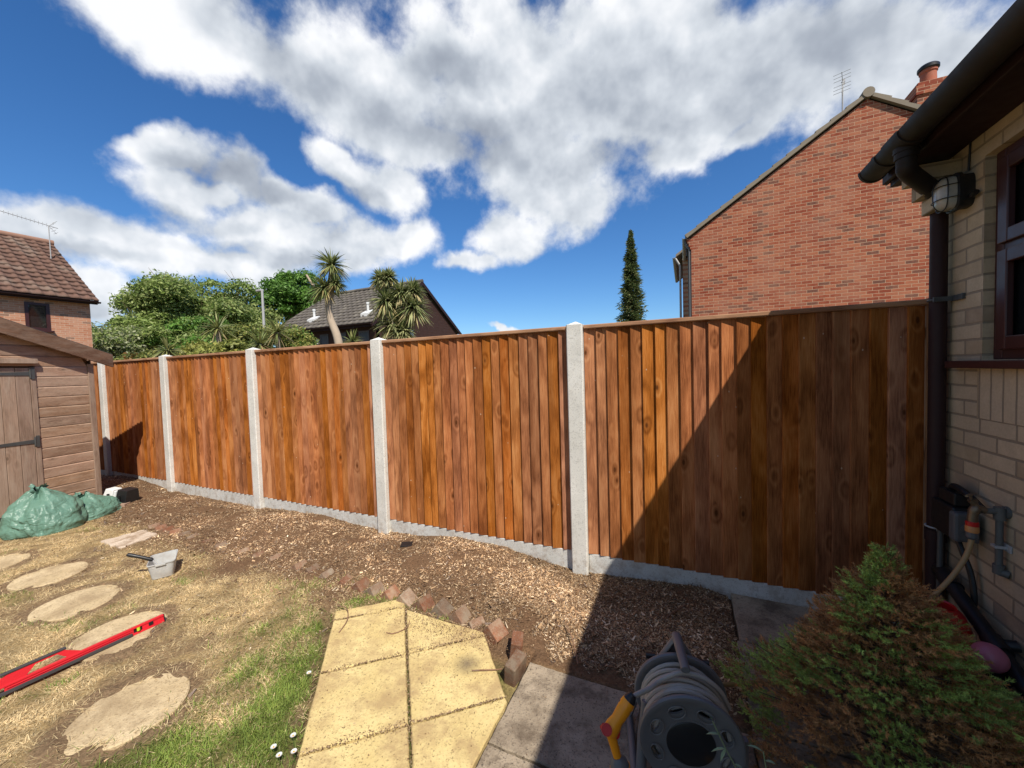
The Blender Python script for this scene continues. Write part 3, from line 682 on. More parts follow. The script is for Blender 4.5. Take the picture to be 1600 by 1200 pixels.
for x0, x1 in spans:
    w_ = x1-x0; dz = random.uniform(-.004, .004)
    MB().box((x0+.002, 2.926, -.2), (x1-.002, 2.985, .110+dz)).build('gravel_board', 'gravel', fence, bevel=.004)
    mb = MB(); nb = round(w_/.084); st = w_/nb
    for k in range(nb):
        xa = x0+.002+k*st+random.uniform(-.006, .006)*(0 < k); xb = xa+st+.022; tl = random.uniform(-.0015, .0015)
        if k == nb-1: xb = x1-.001
        zt = 1.862+random.uniform(-.002, .002); zb = .112+dz+random.uniform(-.004, .003); yb = 2.944+random.uniform(-.0015, .0015)
        th = random.uniform(.012, .0155)
        # wedge: thick left edge stands proud, thin right edge tucks under the next board
        vs = []
        for z, t in ((zb, 0), (zt, tl)):
            vs += [(xa+t, yb-th-.012, z), (xa+t+.003, yb-th-.0135, z), (xb+t, yb-.004, z), (xb+t, yb, z), (xa+t, yb-.002, z)]
        mb.add(vs, [(0, 1, 6, 5), (1, 2, 7, 6), (2, 3, 8, 7), (3, 4, 9, 8), (4, 0, 5, 9), (4, 3, 2, 1, 0), (5, 6, 7, 8, 9)])
    pn = mb.build('fence_panel', 'fence', fence)
    mb = MB(); 
    mb.box((x0+.001, 2.902, 1.864), (x1-.001, 2.975, 1.894)); mb.build('capping_rail', 'cap', pn, bevel=.006)
    mb = MB()
    for z in (.28, .98, 1.68): mb.box((x0+.001, 2.946, z), (x1-.001, 2.99, z+.06))
    mb.build('arris_rails', 'fence', pn)
MB().box((1.237, 2.925, .0), (1.262, 2.985, 1.90)).build('end_batten', 'batten', fence, bevel=.002)

# ------------------------------------------------------------------ home: buff brick bungalow on the right
home = thing('bungalow', 'buff brick bungalow with dark brown eaves and gutter, at the right edge', 'house', (1.4, 2.0, 0))
XW = 1.27
mb = MB(); WY0, WY1, WZ0, WZ1 = 1.15, 2.555, 1.55, 2.49
mb.box((XW, -7, -.2), (XW+.28, 2.83, WZ0)); mb.box((XW, WY1, WZ0), (XW+.28, 2.83, WZ1)); mb.box((XW, -7, WZ0), (XW+.28, WY0, WZ1)); mb.box((XW, -7, WZ1), (XW+.28, 2.83, 2.62))
mb.build('wall', 'house', home)
mb = MB(); mb.add([(XW+.28, 2.83, -.2), (8, 2.83, -.2), (8, 2.83, 2.62), (4.63, 2.83, 5.1), (XW+.28, 2.83, 2.62)], [(0, 1, 2, 3, 4)])
mb.add([(8, 2.83, -.2), (8, -7, -.2), (8, -7, 2.62), (8, 2.83, 2.62)], [(0, 1, 2, 3)]); mb.add([(XW, -7, -.2), (8, -7, -.2), (8, -7, 2.62), (4.63, -7, 5.1), (XW, -7, 2.62)], [(0, 1, 2, 3, 4)])
mb.build('rear_wall', 'house', home)
MB().box((XW-.003, 1.17, 1.275), (XW+.02, 2.578, 1.512)).build('soldier_course', 'soldier', home)
win = MB()
def rect_frame(mb, x0, x1, y0, y1, z0, z1, w):
    mb.box((x0, y0, z0), (x1, y0+w, z1)); mb.box((x0, y1-w, z0), (x1, y1, z1)); mb.box((x0, y0+w, z0), (x1, y1-w, z0+w)); mb.box((x0, y0+w, z1-w), (x1, y1-w, z1))
rect_frame(win, XW+.035, XW+.10, WY0, WY1-.002, WZ0+.002, WZ1-.002, .055)
win.box((XW+.037, WY0+.056, 2.03), (XW+.10, WY1-.058, 2.075))
wo = win.build('window', 'maroon', home, bevel=.004)
mb = MB(); rect_frame(mb, XW+.018, XW+.045, 1.9, WY1-.045, 2.068, WZ1-.045, .06); rect_frame(mb, XW+.018, XW+.045, 1.9, WY1-.045, WZ0+.045, 2.038, .06)
mb.build('casement', 'maroon', wo, bevel=.005)
mb = MB(); rect_frame(mb, XW+.022, XW+.046, WY0+.05, 1.885, WZ0+.045, WZ1-.045, .06); mb.build('casement', 'maroon', wo, bevel=.005)
MB().box((XW+.060, WY0+.056, WZ0+.06), (XW+.066, WY1-.06, WZ1-.06)).build('pane', 'glass', wo)
mb = MB(); mb.box((XW-.05, 1.0, 1.512), (XW+.04, 2.73, 1.548)); mb.build('sill', 'maroon', wo, bevel=.004)
MB().box((XW+.07, WY0, WZ0+.06), (XW+.075, WY1, WZ1)).build('dark_interior', 'black', wo)
# eaves
GX, GZ = 1.0, 2.655; GY1 = 2.93
mb = MB()
mb.box((1.065, -7.2, 2.585), (1.085, 3.0, 2.745)); fo = mb.build('fascia', 'brown', home, bevel=.003)
MB().box((1.085, -7.2, 2.60), (1.29, 2.99, 2.612)).build('soffit', 'brown', home)
def gutter(mb, x, z, y0, y1, r, t=.004):
    # half-round channel
    n = 14; vs = []; fs = []
    for yy in (y0, y1):
        for rr in (r, r-t):
            for k in range(n+1):
                a = math.pi+math.pi*k/n; vs.append((x+rr*math.cos(a), yy, z+rr*math.sin(a)))
    m_ = n+1
    for k in range(n):
        fs += [(k, k+1, 2*m_+k+1, 2*m_+k), (m_+k+1, m_+k, 3*m_+k, 3*m_+k+1), (k, m_+k, m_+k+1, k+1), (2*m_+k+1, 3*m_+k+1, 3*m_+k, 2*m_+k)]
    fs += [(0, 2*m_, 3*m_, m_), (n, m_+n, 3*m_+n, 2*m_+n)]
    mb.add(vs, fs)
mb = MB(); gutter(mb, GX, GZ, -7.2, GY1, .064)
go = mb.build('gutter', 'gutter', home, smooth=True)
for y_, w_ in ((2.74, .03), (2.56, .16), (1.5, .03), (.6, .10)):
    mb = MB(); gutter(mb, GX, GZ, y_-w_/2, y_+w_/2, .070, .0055); mb.build('gutter_clip', 'gutter', go, smooth=True)
# end cap
mb = MB(); n = 16
vs = [(GX+.068*math.cos(math.pi+math.pi*k/n), GY1-.012, GZ+.068*math.sin(math.pi+math.pi*k/n)) for k in range(n+1)]; vs += [(x_, GY1+.006, z_) for x_, _, z_ in vs]
mb.add(vs, [tuple(range(n+1)), tuple(range(n+1, 2*n+2))[::-1]]+[(k, k+1, n+2+k, n+1+k) for k in range(n)]+[(0, n+1, 2*n+1, n)]); mb.build('gutter_end_cap', 'gutter', go)
# roof
def tiles(name, o, u, v, width, length, mat, parent, tw=.30, row=.34, wave=.014, lip=.025, nrm=None, wavy=True):
    u = np.array(u, float); v = np.array(v, float); nr = np.array(nrm, float) if nrm is not None else np.cross(u, v); nr /= np.linalg.norm(nr)
    if nr[2] < 0: nr = -nr
    ut = np.arange(0, width+1e-6, tw/8); rows = int(length/row); vs = []; ks = []
    fr = (ut/tw) % 1
    wv = wave*np.maximum(0, np.cos(2*np.pi*(fr-.5)))**.8 if wavy else wave*(fr < .12)
    for j in range(rows+1):
        v0 = j*row; v1 = min((j+1)*row, length); jit = rng.uniform(-.004, .004, len(ut)//8+2)[(np.arange(len(ut))//8)]
        for vv, hh in ((v0-.012, 0.), (v0-.012, lip+wv+jit), (v1, .004+wv*.9+jit)):
            vs.append(np.array(o)+ut[:, None]*u+vv*v+np.broadcast_to(np.atleast_1d(hh), (len(ut),))[:, None]*nr)
    vs = np.array(vs); nrws = len(vs); m_ = len(ut); idx = np.arange(nrws*m_).reshape(nrws, m_)
    f = np.stack([idx[:-1, :-1], idx[:-1, 1:], idx[1:, 1:], idx[1:, :-1]], -1).reshape(-1, 4)
    return npmesh(name, vs.reshape(-1, 3), f, mat, parent=parent)
sl_ = Vector((1, 0, .70)).normalized()
ro = tiles('roof', (1.035, -7.2, 2.700), (0, 1, 0), tuple(sl_), 10.05, 4.4, 'tile_grey', home)
mb = MB(); mb.add([(1.05, -7.2, 2.69), (1.05, 2.9, 2.69), (4.63, 2.9, 5.20), (4.63, -7.2, 5.20)], [(0, 1, 2, 3)]); mb.add([(8.3, -7.2, 2.745), (8.3, 3.05, 2.745), (4.63, 3.05, 5.30), (4.63, -7.2, 5.30)], [(0, 1, 2, 3)])
mb.build('roof_underlay', 'felt', home)
mb = MB(); A = Vector((1.0, 3.0, 2.60)); B = Vector((4.63, 3.0, 5.14))
for yy0, yy1 in ((3.0, 3.022),):
    mb.add([(1.088, yy0, 2.585), (1.088, yy0, 2.70), (4.63, yy0, 5.17), (4.63, yy0, 5.09), (1.088, yy1, 2.585), (1.088, yy1, 2.70), (4.63, yy1, 5.17), (4.63, yy1, 5.09)], [(0, 1, 2, 3), (7, 6, 5, 4), (0, 4, 5, 1), (1, 5, 6, 2), (0, 3, 7, 4)])
mb.build('bargeboard', 'brown', home)
MB().box((1.10, 2.835, 2.565), (1.27, 2.998, 2.598)).build('box_end', 'brown', home, bevel=.002)
mb = MB(); mb.box((1.085, 2.715, 2.485), (1.269, 2.829, 2.562)); mb.box((1.125, 2.716, 2.405), (1.269, 2.828, 2.483)); mb.box((1.165, 2.717, 2.325), (1.269, 2.827, 2.403)); mb.build('corbel', 'house', home, bevel=.003)
# downpipe
DX, DY = 1.222, 2.795
MB().tube([(DX, DY, 0.0), (DX, DY, .60)], .0375, 20).tube([(DX, DY, .58), (DX, DY, .64)], .0425, 20).build('drain_socket', 'brown', home, smooth=True)
mb = MB(); mb.tube([(DX, DY, .6), (DX, DY, 2.44)], .034, 20)
pipe = mb.build('downpipe', 'brown', home, smooth=True)
mb = MB(); mb.tube([(GX, 2.56, 2.63), (GX, 2.56, 2.545)], .046, 18)
mb.tube(bez([(GX, 2.56, 2.56), (GX, 2.56, 2.52), (GX+.02, 2.585, 2.485), (DX-.03, DY-.03, 2.425), (DX, DY, 2.385), (DX, DY, 2.34)], 5), .039, 18)
mb.tube([(DX, DY, 2.37), (DX, DY, 2.33)], .041, 18); mb.tube([(GX, 2.56, 2.60), (GX, 2.56, 2.575)], .050, 18)
mb.build('offset_bend', 'gutter', pipe, smooth=True)
mb = MB(); ring = lambda z, r, w: [(DX+r*math.cos(a), DY+r*math.sin(a), z) for a in [2*math.pi*k/24 for k in range(24)]]
mb.tube(ring(1.87, .037, 0), .006, 6, close=True); mb.box((DX-.036, DY-.045, 1.858), (XW, DY-.034, 1.882)); mb.box((XW-.012, DY-.12, 1.856), (XW-.001, DY-.034, 1.884)); mb.build('pipe_bracket', 'hinge', pipe)
mb = MB(); mb.tube(ring(.655, .038, 0), .0045, 6, close=True); mb.box((DX-.01, DY-.065, .640), (DX+.012, DY-.034, .662)); mb.build('jubilee_clip', 'ltgrey', pipe)

# ------------------------------------------------------------------ things on the house wall
lamp = thing('wall_lamp', 'grimy oval bulkhead lamp with wire guard, on the buff wall beside the window', 'lamp', (XW, 2.66, 2.37))
Mx = frame((XW, 2.665, 2.375), (0, 1, 0), (-1, 0, 0)) @ Matrix.Scale(.90, 4)     # local z out of the wall, x along +Y, y = z cross x
mb = MB(); n = 36
def oval(h, a, b, pw=.55): return [(a*math.copysign(abs(math.cos(t))**pw, math.cos(t)), b*math.copysign(abs(math.sin(t))**pw, math.sin(t)), h) for t in [2*math.pi*k/n for k in range(n)]]
def stack(mb, rings_, Mx):
    vs = [Mx @ Vector(p) for r in rings_ for p in r]; k = len(rings_)
    fs = [(j*n+i, j*n+(i+1) % n, (j+1)*n+(i+1) % n, (j+1)*n+i) for j in range(k-1) for i in range(n)]+[tuple(range(n))[::-1], tuple(range((k-1)*n, k*n))]
    mb.add(vs, fs)
stack(mb, [oval(0, .055, .088), oval(.045, .055, .088), oval(.05, .068, .10), oval(.066, .068, .10), oval(.07, .06, .092)], Mx)
mb.build('lamp_base', 'black', lamp, smooth=True)
mb = MB(); stack(mb, [oval(.069, .056, .088, .6), oval(.095, .055, .087, .6), oval(.118, .047, .078, .65), oval(.130, .032, .06, .7), oval(.134, .012, .03, .8)], Mx); mb.build('lens', 'lens', lamp, smooth=True)
mb = MB()
for yy in (-.034, .034): mb.tube([Mx @ Vector(p) for p in bez([(-.064, yy, .066), (-.060, yy, .10), (-.045, yy, .13), (0, yy, .142), (.045, yy, .13), (.060, yy, .10), (.064, yy, .066)], 4)], .0022, 6)
mb.tube([Mx @ Vector(p) for p in oval(.108, .058, .09, .6)], .0024, 6, close=True); mb.tube([Mx @ Vector(p) for p in bez([(0, -.097, .066), (0, -.09, .11), (0, -.06, .138), (0, 0, .144), (0, .06, .138), (0, .09, .11), (0, .097, .066)], 4)], .0024, 6)
mb.build('wire_guard', 'black', lamp)
MB().tube([(XW-.02, 2.60, 2.33), (XW-.02, 2.57, 2.34)], .012, 8).build('cable_gland', 'black', lamp)
MB().tube([(XW-.006, 2.655, 2.47), (XW-.005, 2.65, 2.60)], .004, 6).build('cable', 'black', lamp)

tap = thing('outdoor_tap', 'old brass garden tap with lagged pipe, fixed to the buff wall', 'tap', (XW, 2.378, .885))
mb = MB(); mb.tube([(XW, 2.378, .885), (XW-.012, 2.378, .885)], .026, 16); mb.tube([(XW-.01, 2.378, .885), (1.19, 2.378, .885)], .013, 12); mb.tube([(1.245, 2.378, .905), (1.245, 2.378, .85)], .019, 12); mb.build('wall_elbow', 'dirty_pipe', tap, smooth=True)
mb = MB(); mb.tube(bez([(1.20, 2.378, .885), (1.175, 2.378, .893), (1.163, 2.378, .87), (1.160, 2.378, .832)], 5), [.015]*5+[.019]*5+[.017]*6, 12); mb.tube([(1.178, 2.378, .885), (1.160, 2.378, .925)], .012, 10); mb.tube([(1.163, 2.378, .918), (1.158, 2.378, .93)], .016, 6); mb.build('tap_body', 'brass', tap, smooth=True)
mb = MB(); mb.tube([(1.158, 2.378, .925), (1.152, 2.378, .948)], .005, 8); mb.tube([(1.125, 2.345, .952), (1.150, 2.378, .950), (1.176, 2.408, .947)], [.006, .0075, .006], 8, flat=.6); mb.build('tap_handle', 'brass', tap, smooth=True)
mb = MB(); mb.tube([(1.245, 2.378, .87), (1.245, 2.378, .63)], .012, 12); mb.tube([(1.245, 2.378, .65), (1.245, 2.378, .61)], .019, 12); mb.tube([(1.245, 2.378, .62), (XW, 2.36, .615)], .017, 12); mb.build('supply_pipe', 'dirty_pipe', tap, smooth=True)
mb = MB(); mb.box((1.225, 2.362, .725), (XW, 2.394, .737)); mb.box((1.262, 2.345, .715), (XW-.001, 2.411, .747)); mb.build('pipe_clip', 'ltgrey', tap, bevel=.002)

hose = thing('tap_hose', 'tan garden hose with red and orange connector, hanging from the wall tap', 'hose', (1.16, 2.37, .8))
HP = [(1.160, 2.378, .790), (1.158, 2.377, .745), (1.135, 2.372, .66), (1.085, 2.365, .56), (1.01, 2.355, .45), (.92, 2.34, .33), (.80, 2.30, .19), (.66, 2.26, .07), (.50, 2.20, .024), (.36, 2.14, .022), (.24, 2.08, .022), (.155, 2.0, .05), (.11, 1.90, .12), (.07, 1.80, .19)]
MB().tube(bez(HP, 8), .0095, 12).build('hose_pipe', 'tanhose', hose, smooth=True)
Mt = Matrix.Translation((1.160, 2.378, .0))
MB().lathe([(.018, .832), (.021, .829), (.021, .812), (.018, .810)], 20, Mt).build('red_collar', 'redpl', hose, smooth=True)
MB().lathe([(.020, .812), (.022, .806), (.022, .786), (.018, .782)], 20, Mt).build('orange_body', 'orange', hose, smooth=True)
MB().lathe([(.018, .784), (.0195, .780), (.0195, .760), (.012, .750)], 12, Mt).build('grey_nut', 'graypl', hose)

sk = thing('outdoor_socket', 'black and grey weatherproof socket box on the wall behind the downpipe', 'socket', (XW, 2.62, .76))
MB().box((1.175, 2.555, .675), (1.268, 2.735, .835)).build('socket_box', 'black', sk, bevel=.012)
MB().box((1.160, 2.500, .685), (1.25, 2.553, .825)).build('hinged_cover', 'graypl', sk, bevel=.012)
MB().lathe([(.02, 0), (.02, .004), (.013, .005)], 20, frame((1.20, 2.4995, .755), (1, 0, 0), (0, -1, 0))).build('cover_button', 'graypl', sk)
MB().box((1.19, 2.57, .838), (1.262, 2.70, .90)).tube(bez([(1.22, 2.66, .90), (1.215, 2.62, .925), (1.22, 2.54, .91), (1.235, 2.46, .865)], 5), .016, 8).build('cable_box', 'black', sk, bevel=.006)
MB().tube(bez([(1.215, 2.60, .675), (1.22, 2.57, .62), (1.238, 2.54, .52), (1.24, 2.52, .40), (1.235, 2.55, .33)], 6), .012, 8).build('cable', 'black', sk, smooth=True)
MB().tube([(1.20, 2.70, .68), (1.20, 2.71, .02)], .012, 10).build('conduit', 'hinge', sk, smooth=True)

wp = thing('waste_pipe', 'thick black waste pipe sloping along the foot of the buff wall', 'pipe', (1.2, 2.4, .3))
mb = MB(); mb.tube(bez([(1.235, 2.80, .40), (1.215, 2.72, .45), (1.20, 2.60, .43), (1.20, 2.40, .36), (1.20, 2.10, .255), (1.20, 1.6, .12), (1.20, 1.25, .05)], 5), .030, 16); mb.build('pipe_run', 'black', wp, smooth=True)
MB().tube([(1.20, 2.66, .445), (1.20, 2.58, .425)], .037, 16).build('pipe_joint', 'black', wp, smooth=True)
MB().tube([(1.20, 2.33, .337), (1.20, 2.26, .314)], .037, 16).tube([(1.20, 2.30, .33), (1.262, 2.29, .345)], .022, 12).build('pipe_joint', 'black', wp, smooth=True)
# ------------------------------------------------------------------ shed
shed = thing('garden_shed', 'weathered brown shiplap garden shed with pitched roof and plank door', 'shed', (-6.95, 2.26, 0))
Ms = Matrix(((.2, .98, 0, -6.95), (-.98, .2, 0, 2.26), (0, 0, 1, 0), (0, 0, 0, 1)))   # u along the front, n outward, z up
def roofz(u): return 1.99-.385*abs(u-.95)+.385*.95-.14     # underside line of the roof at the front
mb = MB(); z = -.02; k = 0
while z < 2.3:
    z1 = z+.118; top = z1
    def ulim(zz):   # where the cladding meets the roof line
        return max(.045, .95-(1.99+.385*.95-.14-zz)/.385) if zz > roofz(.045) else .045
    a0, a1 = ulim(z), ulim(z1); b0, b1 = 1.9-a0, 1.9-a1
    if a0 < .93:
        a1 = min(a1, .949); b1 = max(b1, .951)
        segs = [((a0, a1), (b0, b1))]
        if z < 1.72: segs = [((a0, a1), (.505, .505)), ((1.40, 1.40), (b0, b1))]
        for (p0, p1), (q0, q1) in segs:
            vs = []
            for u0, u1, n0, n1 in ((p0, p1, 0, 0), (q0, q1, 0, 0)):
                vs += [(u0, -.012, z), (u0, .006, z), (u0+(u1-u0)*.86, .0085, z+.100), (u1, -.001, z+.117), (u1, -.012, z+.117)]
            mb.add([Ms @ Vector(v) for v in vs], [(0, 5, 6, 1), (1, 6, 7, 2), (2, 7, 8, 3), (3, 8, 9, 4), (0, 1, 2, 3, 4), (9, 8, 7, 6, 5)])
    z += .1195
mb.build('cladding', 'shed', shed)
mb = MB()
mb.add([Ms @ Vector(v) for v in [(.01, -.05, -.02), (1.89, -.05, -.02), (1.89, -.05, roofz(1.89)), (.95, -.05, roofz(.95)), (.01, -.05, roofz(.01))]], [(0, 1, 2, 3, 4)])
for u_ in (.0, 1.90):
    mb.add([Ms @ Vector(v) for v in [(u_, 0, -.02), (u_, -2.4, -.02), (u_, -2.4, roofz(u_)), (u_, 0, roofz(u_))]], [(0, 1, 2, 3)])
mb.add([Ms @ Vector(v) for v in [(0, -2.4, -.02), (1.9, -2.4, -.02), (1.9, -2.4, roofz(1.9)), (.95, -2.4, roofz(.95)), (0, -2.4, roofz(0))]], [(0, 1, 2, 3, 4)])
mb.build('side_wall', 'sheddoor', shed)
for u0_ in (-.012, 1.856): MB().box((u0_, -.02, -.02), (u0_+.056, .022, 1.80), Ms).build('corner_trim', 'sheddoor', shed, bevel=.003)
mb = MB(); mb.box((.507, -.01, -.02), (.552, .016, 1.755), Ms); mb.box((1.35, -.01, -.02), (1.395, .016, 1.755), Ms); mb.box((.50, .010, 1.80), (1.40, .055, 1.855), Ms); mb.build('door_frame', 'sheddoor', shed, bevel=.003)
mb = MB(); u_ = .556
for k in range(7):
    w_ = .112; mb.box((u_, -.008, -.03), (u_+w_-.003, .012, 1.75), Ms); u_ += w_+.0005
do = mb.build('door', 'sheddoor', shed, bevel=.003)
for hz in (1.685, .905, .115):
    mb = MB(); mb.add([Ms @ Vector(v) for v in [(.56, .013, hz-.022), (.56, .013, hz+.022), (1.0, .013, hz+.012), (1.0, .013, hz-.012), (.56, .018, hz-.022), (.56, .018, hz+.022), (1.0, .018, hz+.012), (1.0, .018, hz-.012)]], [(4, 5, 6, 7), (0, 1, 5, 4), (1, 2, 6, 5), (2, 3, 7, 6), (3, 0, 4, 7)])
    mb.box((.518, .017, hz-.065), (.548, .024, hz+.065), Ms); mb.tube([Ms @ Vector((.553, .02, hz-.05)), Ms @ Vector((.553, .02, hz+.05))], .008, 8)
    mb.build('hinge', 'hinge', do)
MB().box((.45, -.05, -.085), (1.45, .035, -.035), Ms).build('bearer', 'sheddoor', shed)
def slope_board(mb, ua, ub, n0, n1, off0, off1, apex=.95):
    """board following the roof pitch between ua and ub, from off0 to off1 above the roof line"""
    P = []
    for nn in (n0, n1):
        for u_ in (ua, ub):
            for of in (off0, off1): P.append(Ms @ Vector((u_, nn, roofz(u_)+of)))
    mb.add(P, [(0, 1, 3, 2), (4, 6, 7, 5), (0, 4, 5, 1), (2, 3, 7, 6), (1, 5, 7, 3), (0, 2, 6, 4)])
mb = MB(); slope_board(mb, -.17, .948, .085, .11, -.03, .135); slope_board(mb, .952, 2.07, .085, .11, -.03, .135)
mb.build('bargeboard', 'barge', shed, bevel=.004)
mb = MB(); slope_board(mb, -.15, .95, -2.5, .084, .075, .10); slope_board(mb, .95, 2.05, -2.5, .084, .075, .10); mb.build('roof_boards', 'sheddoor', shed)
mb = MB(); slope_board(mb, -.165, .95, -2.52, .105, .136, .142); slope_board(mb, .95, 2.065, -2.52, .105, .136, .142); mb.build('roofing_felt', 'felt', shed)

# ------------------------------------------------------------------ rubble sacks
def sack(cx, cy, rx, ry, hz, peak, label, seed, yaw=0.):
    r_ = np.random.default_rng(seed); na, nh = 150, 70
    A, T_ = np.meshgrid(np.linspace(0, 2*np.pi, na, endpoint=False), np.linspace(0, 1, nh))
    # profile: bulging foot, slumped shoulders, gathered neck
    prof_r = np.interp(T_, [0, .05, .2, .45, .65, .8, .9, .95, 1], [.92, 1.0, 1.0, .88, .66, .38, .18, .10, .18])
    prof_z = np.interp(T_, [0, .05, .2, .45, .65, .8, .9, .95, 1], [0, .03, .22, .48, .66, .80, .90, .94, 1.])
    ph = r_.uniform(0, 6, 8)
    rad = 1+.10*np.sin(2*A+ph[0])+.07*np.sin(3*A+ph[1]+1.5*T_)
    fold = sum(a*np.abs(np.sin(k*A*.5+ph[i]+tw*T_+1.3*np.sin(2*A+ph[i+2]))) for i, (k, a, tw) in enumerate([(7, .075, 2.), (12, .05, -3.), (19, .028, 4.), (31, .008, -2.)]))
    fold = fold*np.interp(T_, [0, .15, .5, .85, 1], [.5, .7, 1., 1.6, 3.])
    crease = .012*np.abs(np.sin(11*T_+4*np.sin(A+ph[6])+2*np.sin(3*A)))*np.interp(T_, [0, .1, .6, 1], [0, 1, 1, 0])
    rid = 1-np.abs(2*fbm(A*.9*np.sin(A)+5+seed, T_*3+np.cos(A)*1.2, 1.3, 4)-1)*2.2
    rr = prof_r*(rad-.05+fold*.9-crease+.10*rid*np.interp(T_, [0, .1, .8, 1], [.3, 1, 1, .4]))
    px_, py_ = peak; k = prof_z**1.3
    x = rr*rx*np.cos(A)+px_*k; y = rr*ry*np.sin(A)+py_*k
    z = prof_z*hz*(1+.08*np.sin(2*A+ph[4])*(T_ > .2))+.012*np.sin(7*A+ph[5])*(T_ > .85)+.02*np.sin(5*A+ph[7])*np.sin(9*T_)
    z = np.maximum(z, 0)
    c_, s_ = math.cos(yaw), math.sin(yaw); x, y = x*c_-y*s_, x*s_+y*c_
    v = np.stack([x, y, z], -1).reshape(-1, 3); idx = np.arange(na*nh).reshape(nh, na); nx_ = np.roll(idx, -1, 1)
    f = np.stack([idx[:-1], nx_[:-1], nx_[1:], idx[1:]], -1).reshape(-1, 4)
    o = npmesh('rubble_sack', v, f, 'bag', smooth=True); o.location = (cx, cy, float(H(cx, cy))-.01)
    return T(o, label, 'plastic sack', 'green plastic sacks in front of the shed')
sack(-6.33, 1.66, .24, .29, .47, (-.10, -.03), 'larger green plastic sack with a knotted peak, slumped against the shed door', 3, .1)
sack(-6.40, 2.00, .19, .27, .27, (-.06, -.04), 'smaller green plastic sack slumped beside the larger one, next to the floodlight', 11, .3)

# ------------------------------------------------------------------ floodlight lying by the fence
fl = thing('floodlight', 'white and black plastic floodlight lying on the mulch beside the green sacks', 'floodlight', (-6.55, 2.30, .05))
Mf = Matrix.Translation((-6.62, 2.28, .075)) @ Matrix.Rotation(R(15), 4, 'Z') @ Matrix.Rotation(R(6), 4, 'Y')
def frus(mb, x0, x1, y0, y1, z0, z1, ins):
    mb.add([Mf @ Vector(v) for v in [(x0, y0, z0), (x1, y0, z0), (x1, y1, z0), (x0, y1, z0), (x0+ins, y0+ins, z1), (x1-ins*.3, y0+ins, z1), (x1-ins*.3, y1-ins, z1), (x0+ins, y1-ins, z1)]], [(0, 3, 2, 1), (4, 5, 6, 7), (0, 1, 5, 4), (1, 2, 6, 5), (2, 3, 7, 6), (3, 0, 4, 7)])
mb = MB(); frus(mb, -.10, .055, -.08, .08, -.01, .14, .03); frus(mb, .06, .11, -.078, .078, .0, .135, .015); mb.build('white_housing', 'white', fl, bevel=.008)
mb = MB(); frus(mb, .115, .28, -.085, .085, -.02, .16, .02); mb.build('black_housing', 'black', fl, bevel=.006)
mb = MB(); mb.box((.02, -.10, -.06), (.04, -.081, .10), Mf); mb.box((.19, -.105, -.05), (.21, -.086, .10), Mf); mb.box((.02, -.10, -.07), (.21, -.086, -.061), Mf); mb.build('bracket', 'black', fl)
mb = MB(); mb.tube(bez([Mf @ Vector(p) for p in [(.25, -.05, 0), (.36, -.10, -.04), (.45, -.06, -.045), (.58, -.14, -.05), (.66, -.12, -.05)]], 5), .006, 6); mb.build('cable', 'black', fl); mb = MB(); mb.tube(bez([Mf @ Vector(p) for p in [(0, -.09, .0), (-.02, -.16, -.04), (-.10, -.22, -.06)]], 5), .005, 6); mb.build('cable', 'black', fl)
T(MB().box((-.16, -.05, -.015), (.16, .05, .03), Matrix.Translation((-6.45, 2.20, .03)) @ Matrix.Rotation(R(35), 4, 'Z')).build('wood_offcut', 'shed', bevel=.003), 'short rough timber offcut under the floodlight', 'wood')

# ------------------------------------------------------------------ tub and scraper
tub = thing('plastic_tub', 'translucent white plastic ice-cream tub standing open on the lawn', 'tub', (-3.89, 1.60, 0))
top4 = [(-3.84, 1.476), (-3.762, 1.623), (-3.977, 1.742), (-4.045, 1.590)]; bot4 = [(-3.835, 1.497), (-3.772, 1.612), (-3.955, 1.715), (-4.015, 1.60)]
def rpoly(P, r, n=4):
    out = []; N_ = len(P)
    for i in range(N_):
        p = Vector(P[i]); a = (Vector(P[i-1])-p).normalized(); b = (Vector(P[(i+1) % N_])-p).normalized()
        for k in range(n+1):
            t = k/n; out.append(p+a*r*(1-t)**2+b*r*t**2)
    return out
def ringstack(mb, levels):
    n = len(levels[0][0]); vs = [(p.x, p.y, z) for P, z in levels for p in P]; k = len(levels)
    mb.add(vs, [(j*n+i, j*n+(i+1) % n, (j+1)*n+(i+1) % n, (j+1)*n+i) for j in range(k-1) for i in range(n)]+[tuple(range(n))[::-1], tuple(range((k-1)*n, k*n))])
def off(P, d_):
    c_ = sum((Vector(p) for p in P), Vector((0, 0)))/len(P); return [Vector(p)+(Vector(p)-c_).normalized()*d_ for p in P]
tz = .0
mb = MB(); ringstack(mb, [(rpoly(bot4, .03), tz), (rpoly(top4, .03), tz+.112), (rpoly(off(top4, .006), .03), tz+.112), (rpoly(off(top4, .006), .03), tz+.120), (rpoly(off(top4, -.003), .03), tz+.120), (rpoly(off(bot4, -.003), .03), tz+.004)])
mb.build('tub_body', 'tub', tub, smooth=True, angle=35)
d1_ = (Vector((-3.762, 1.623))-Vector((-3.84, 1.476))).normalized()
mb = MB(); mb.box((-.03, -.006, -.006), (.03, .010, .004), frame((-3.797, 1.545, tz+.110), (d1_.x, d1_.y, 0), (0, 0, 1))); mb.build('lid_catch', 'tub', tub)
tool = thing('hand_tool', 'black-handled tool leaning out of the white plastic tub', 'tool', (-3.95, 1.56, .12))
MB().tube([(-4.045, 1.445, .195), (-4.035, 1.452, .190), (-3.99, 1.50, .160), (-3.94, 1.545, .128), (-3.93, 1.553, .12)], [.012, .015, .0125, .0145, .010], 12).build('handle', 'black', tool, smooth=True)
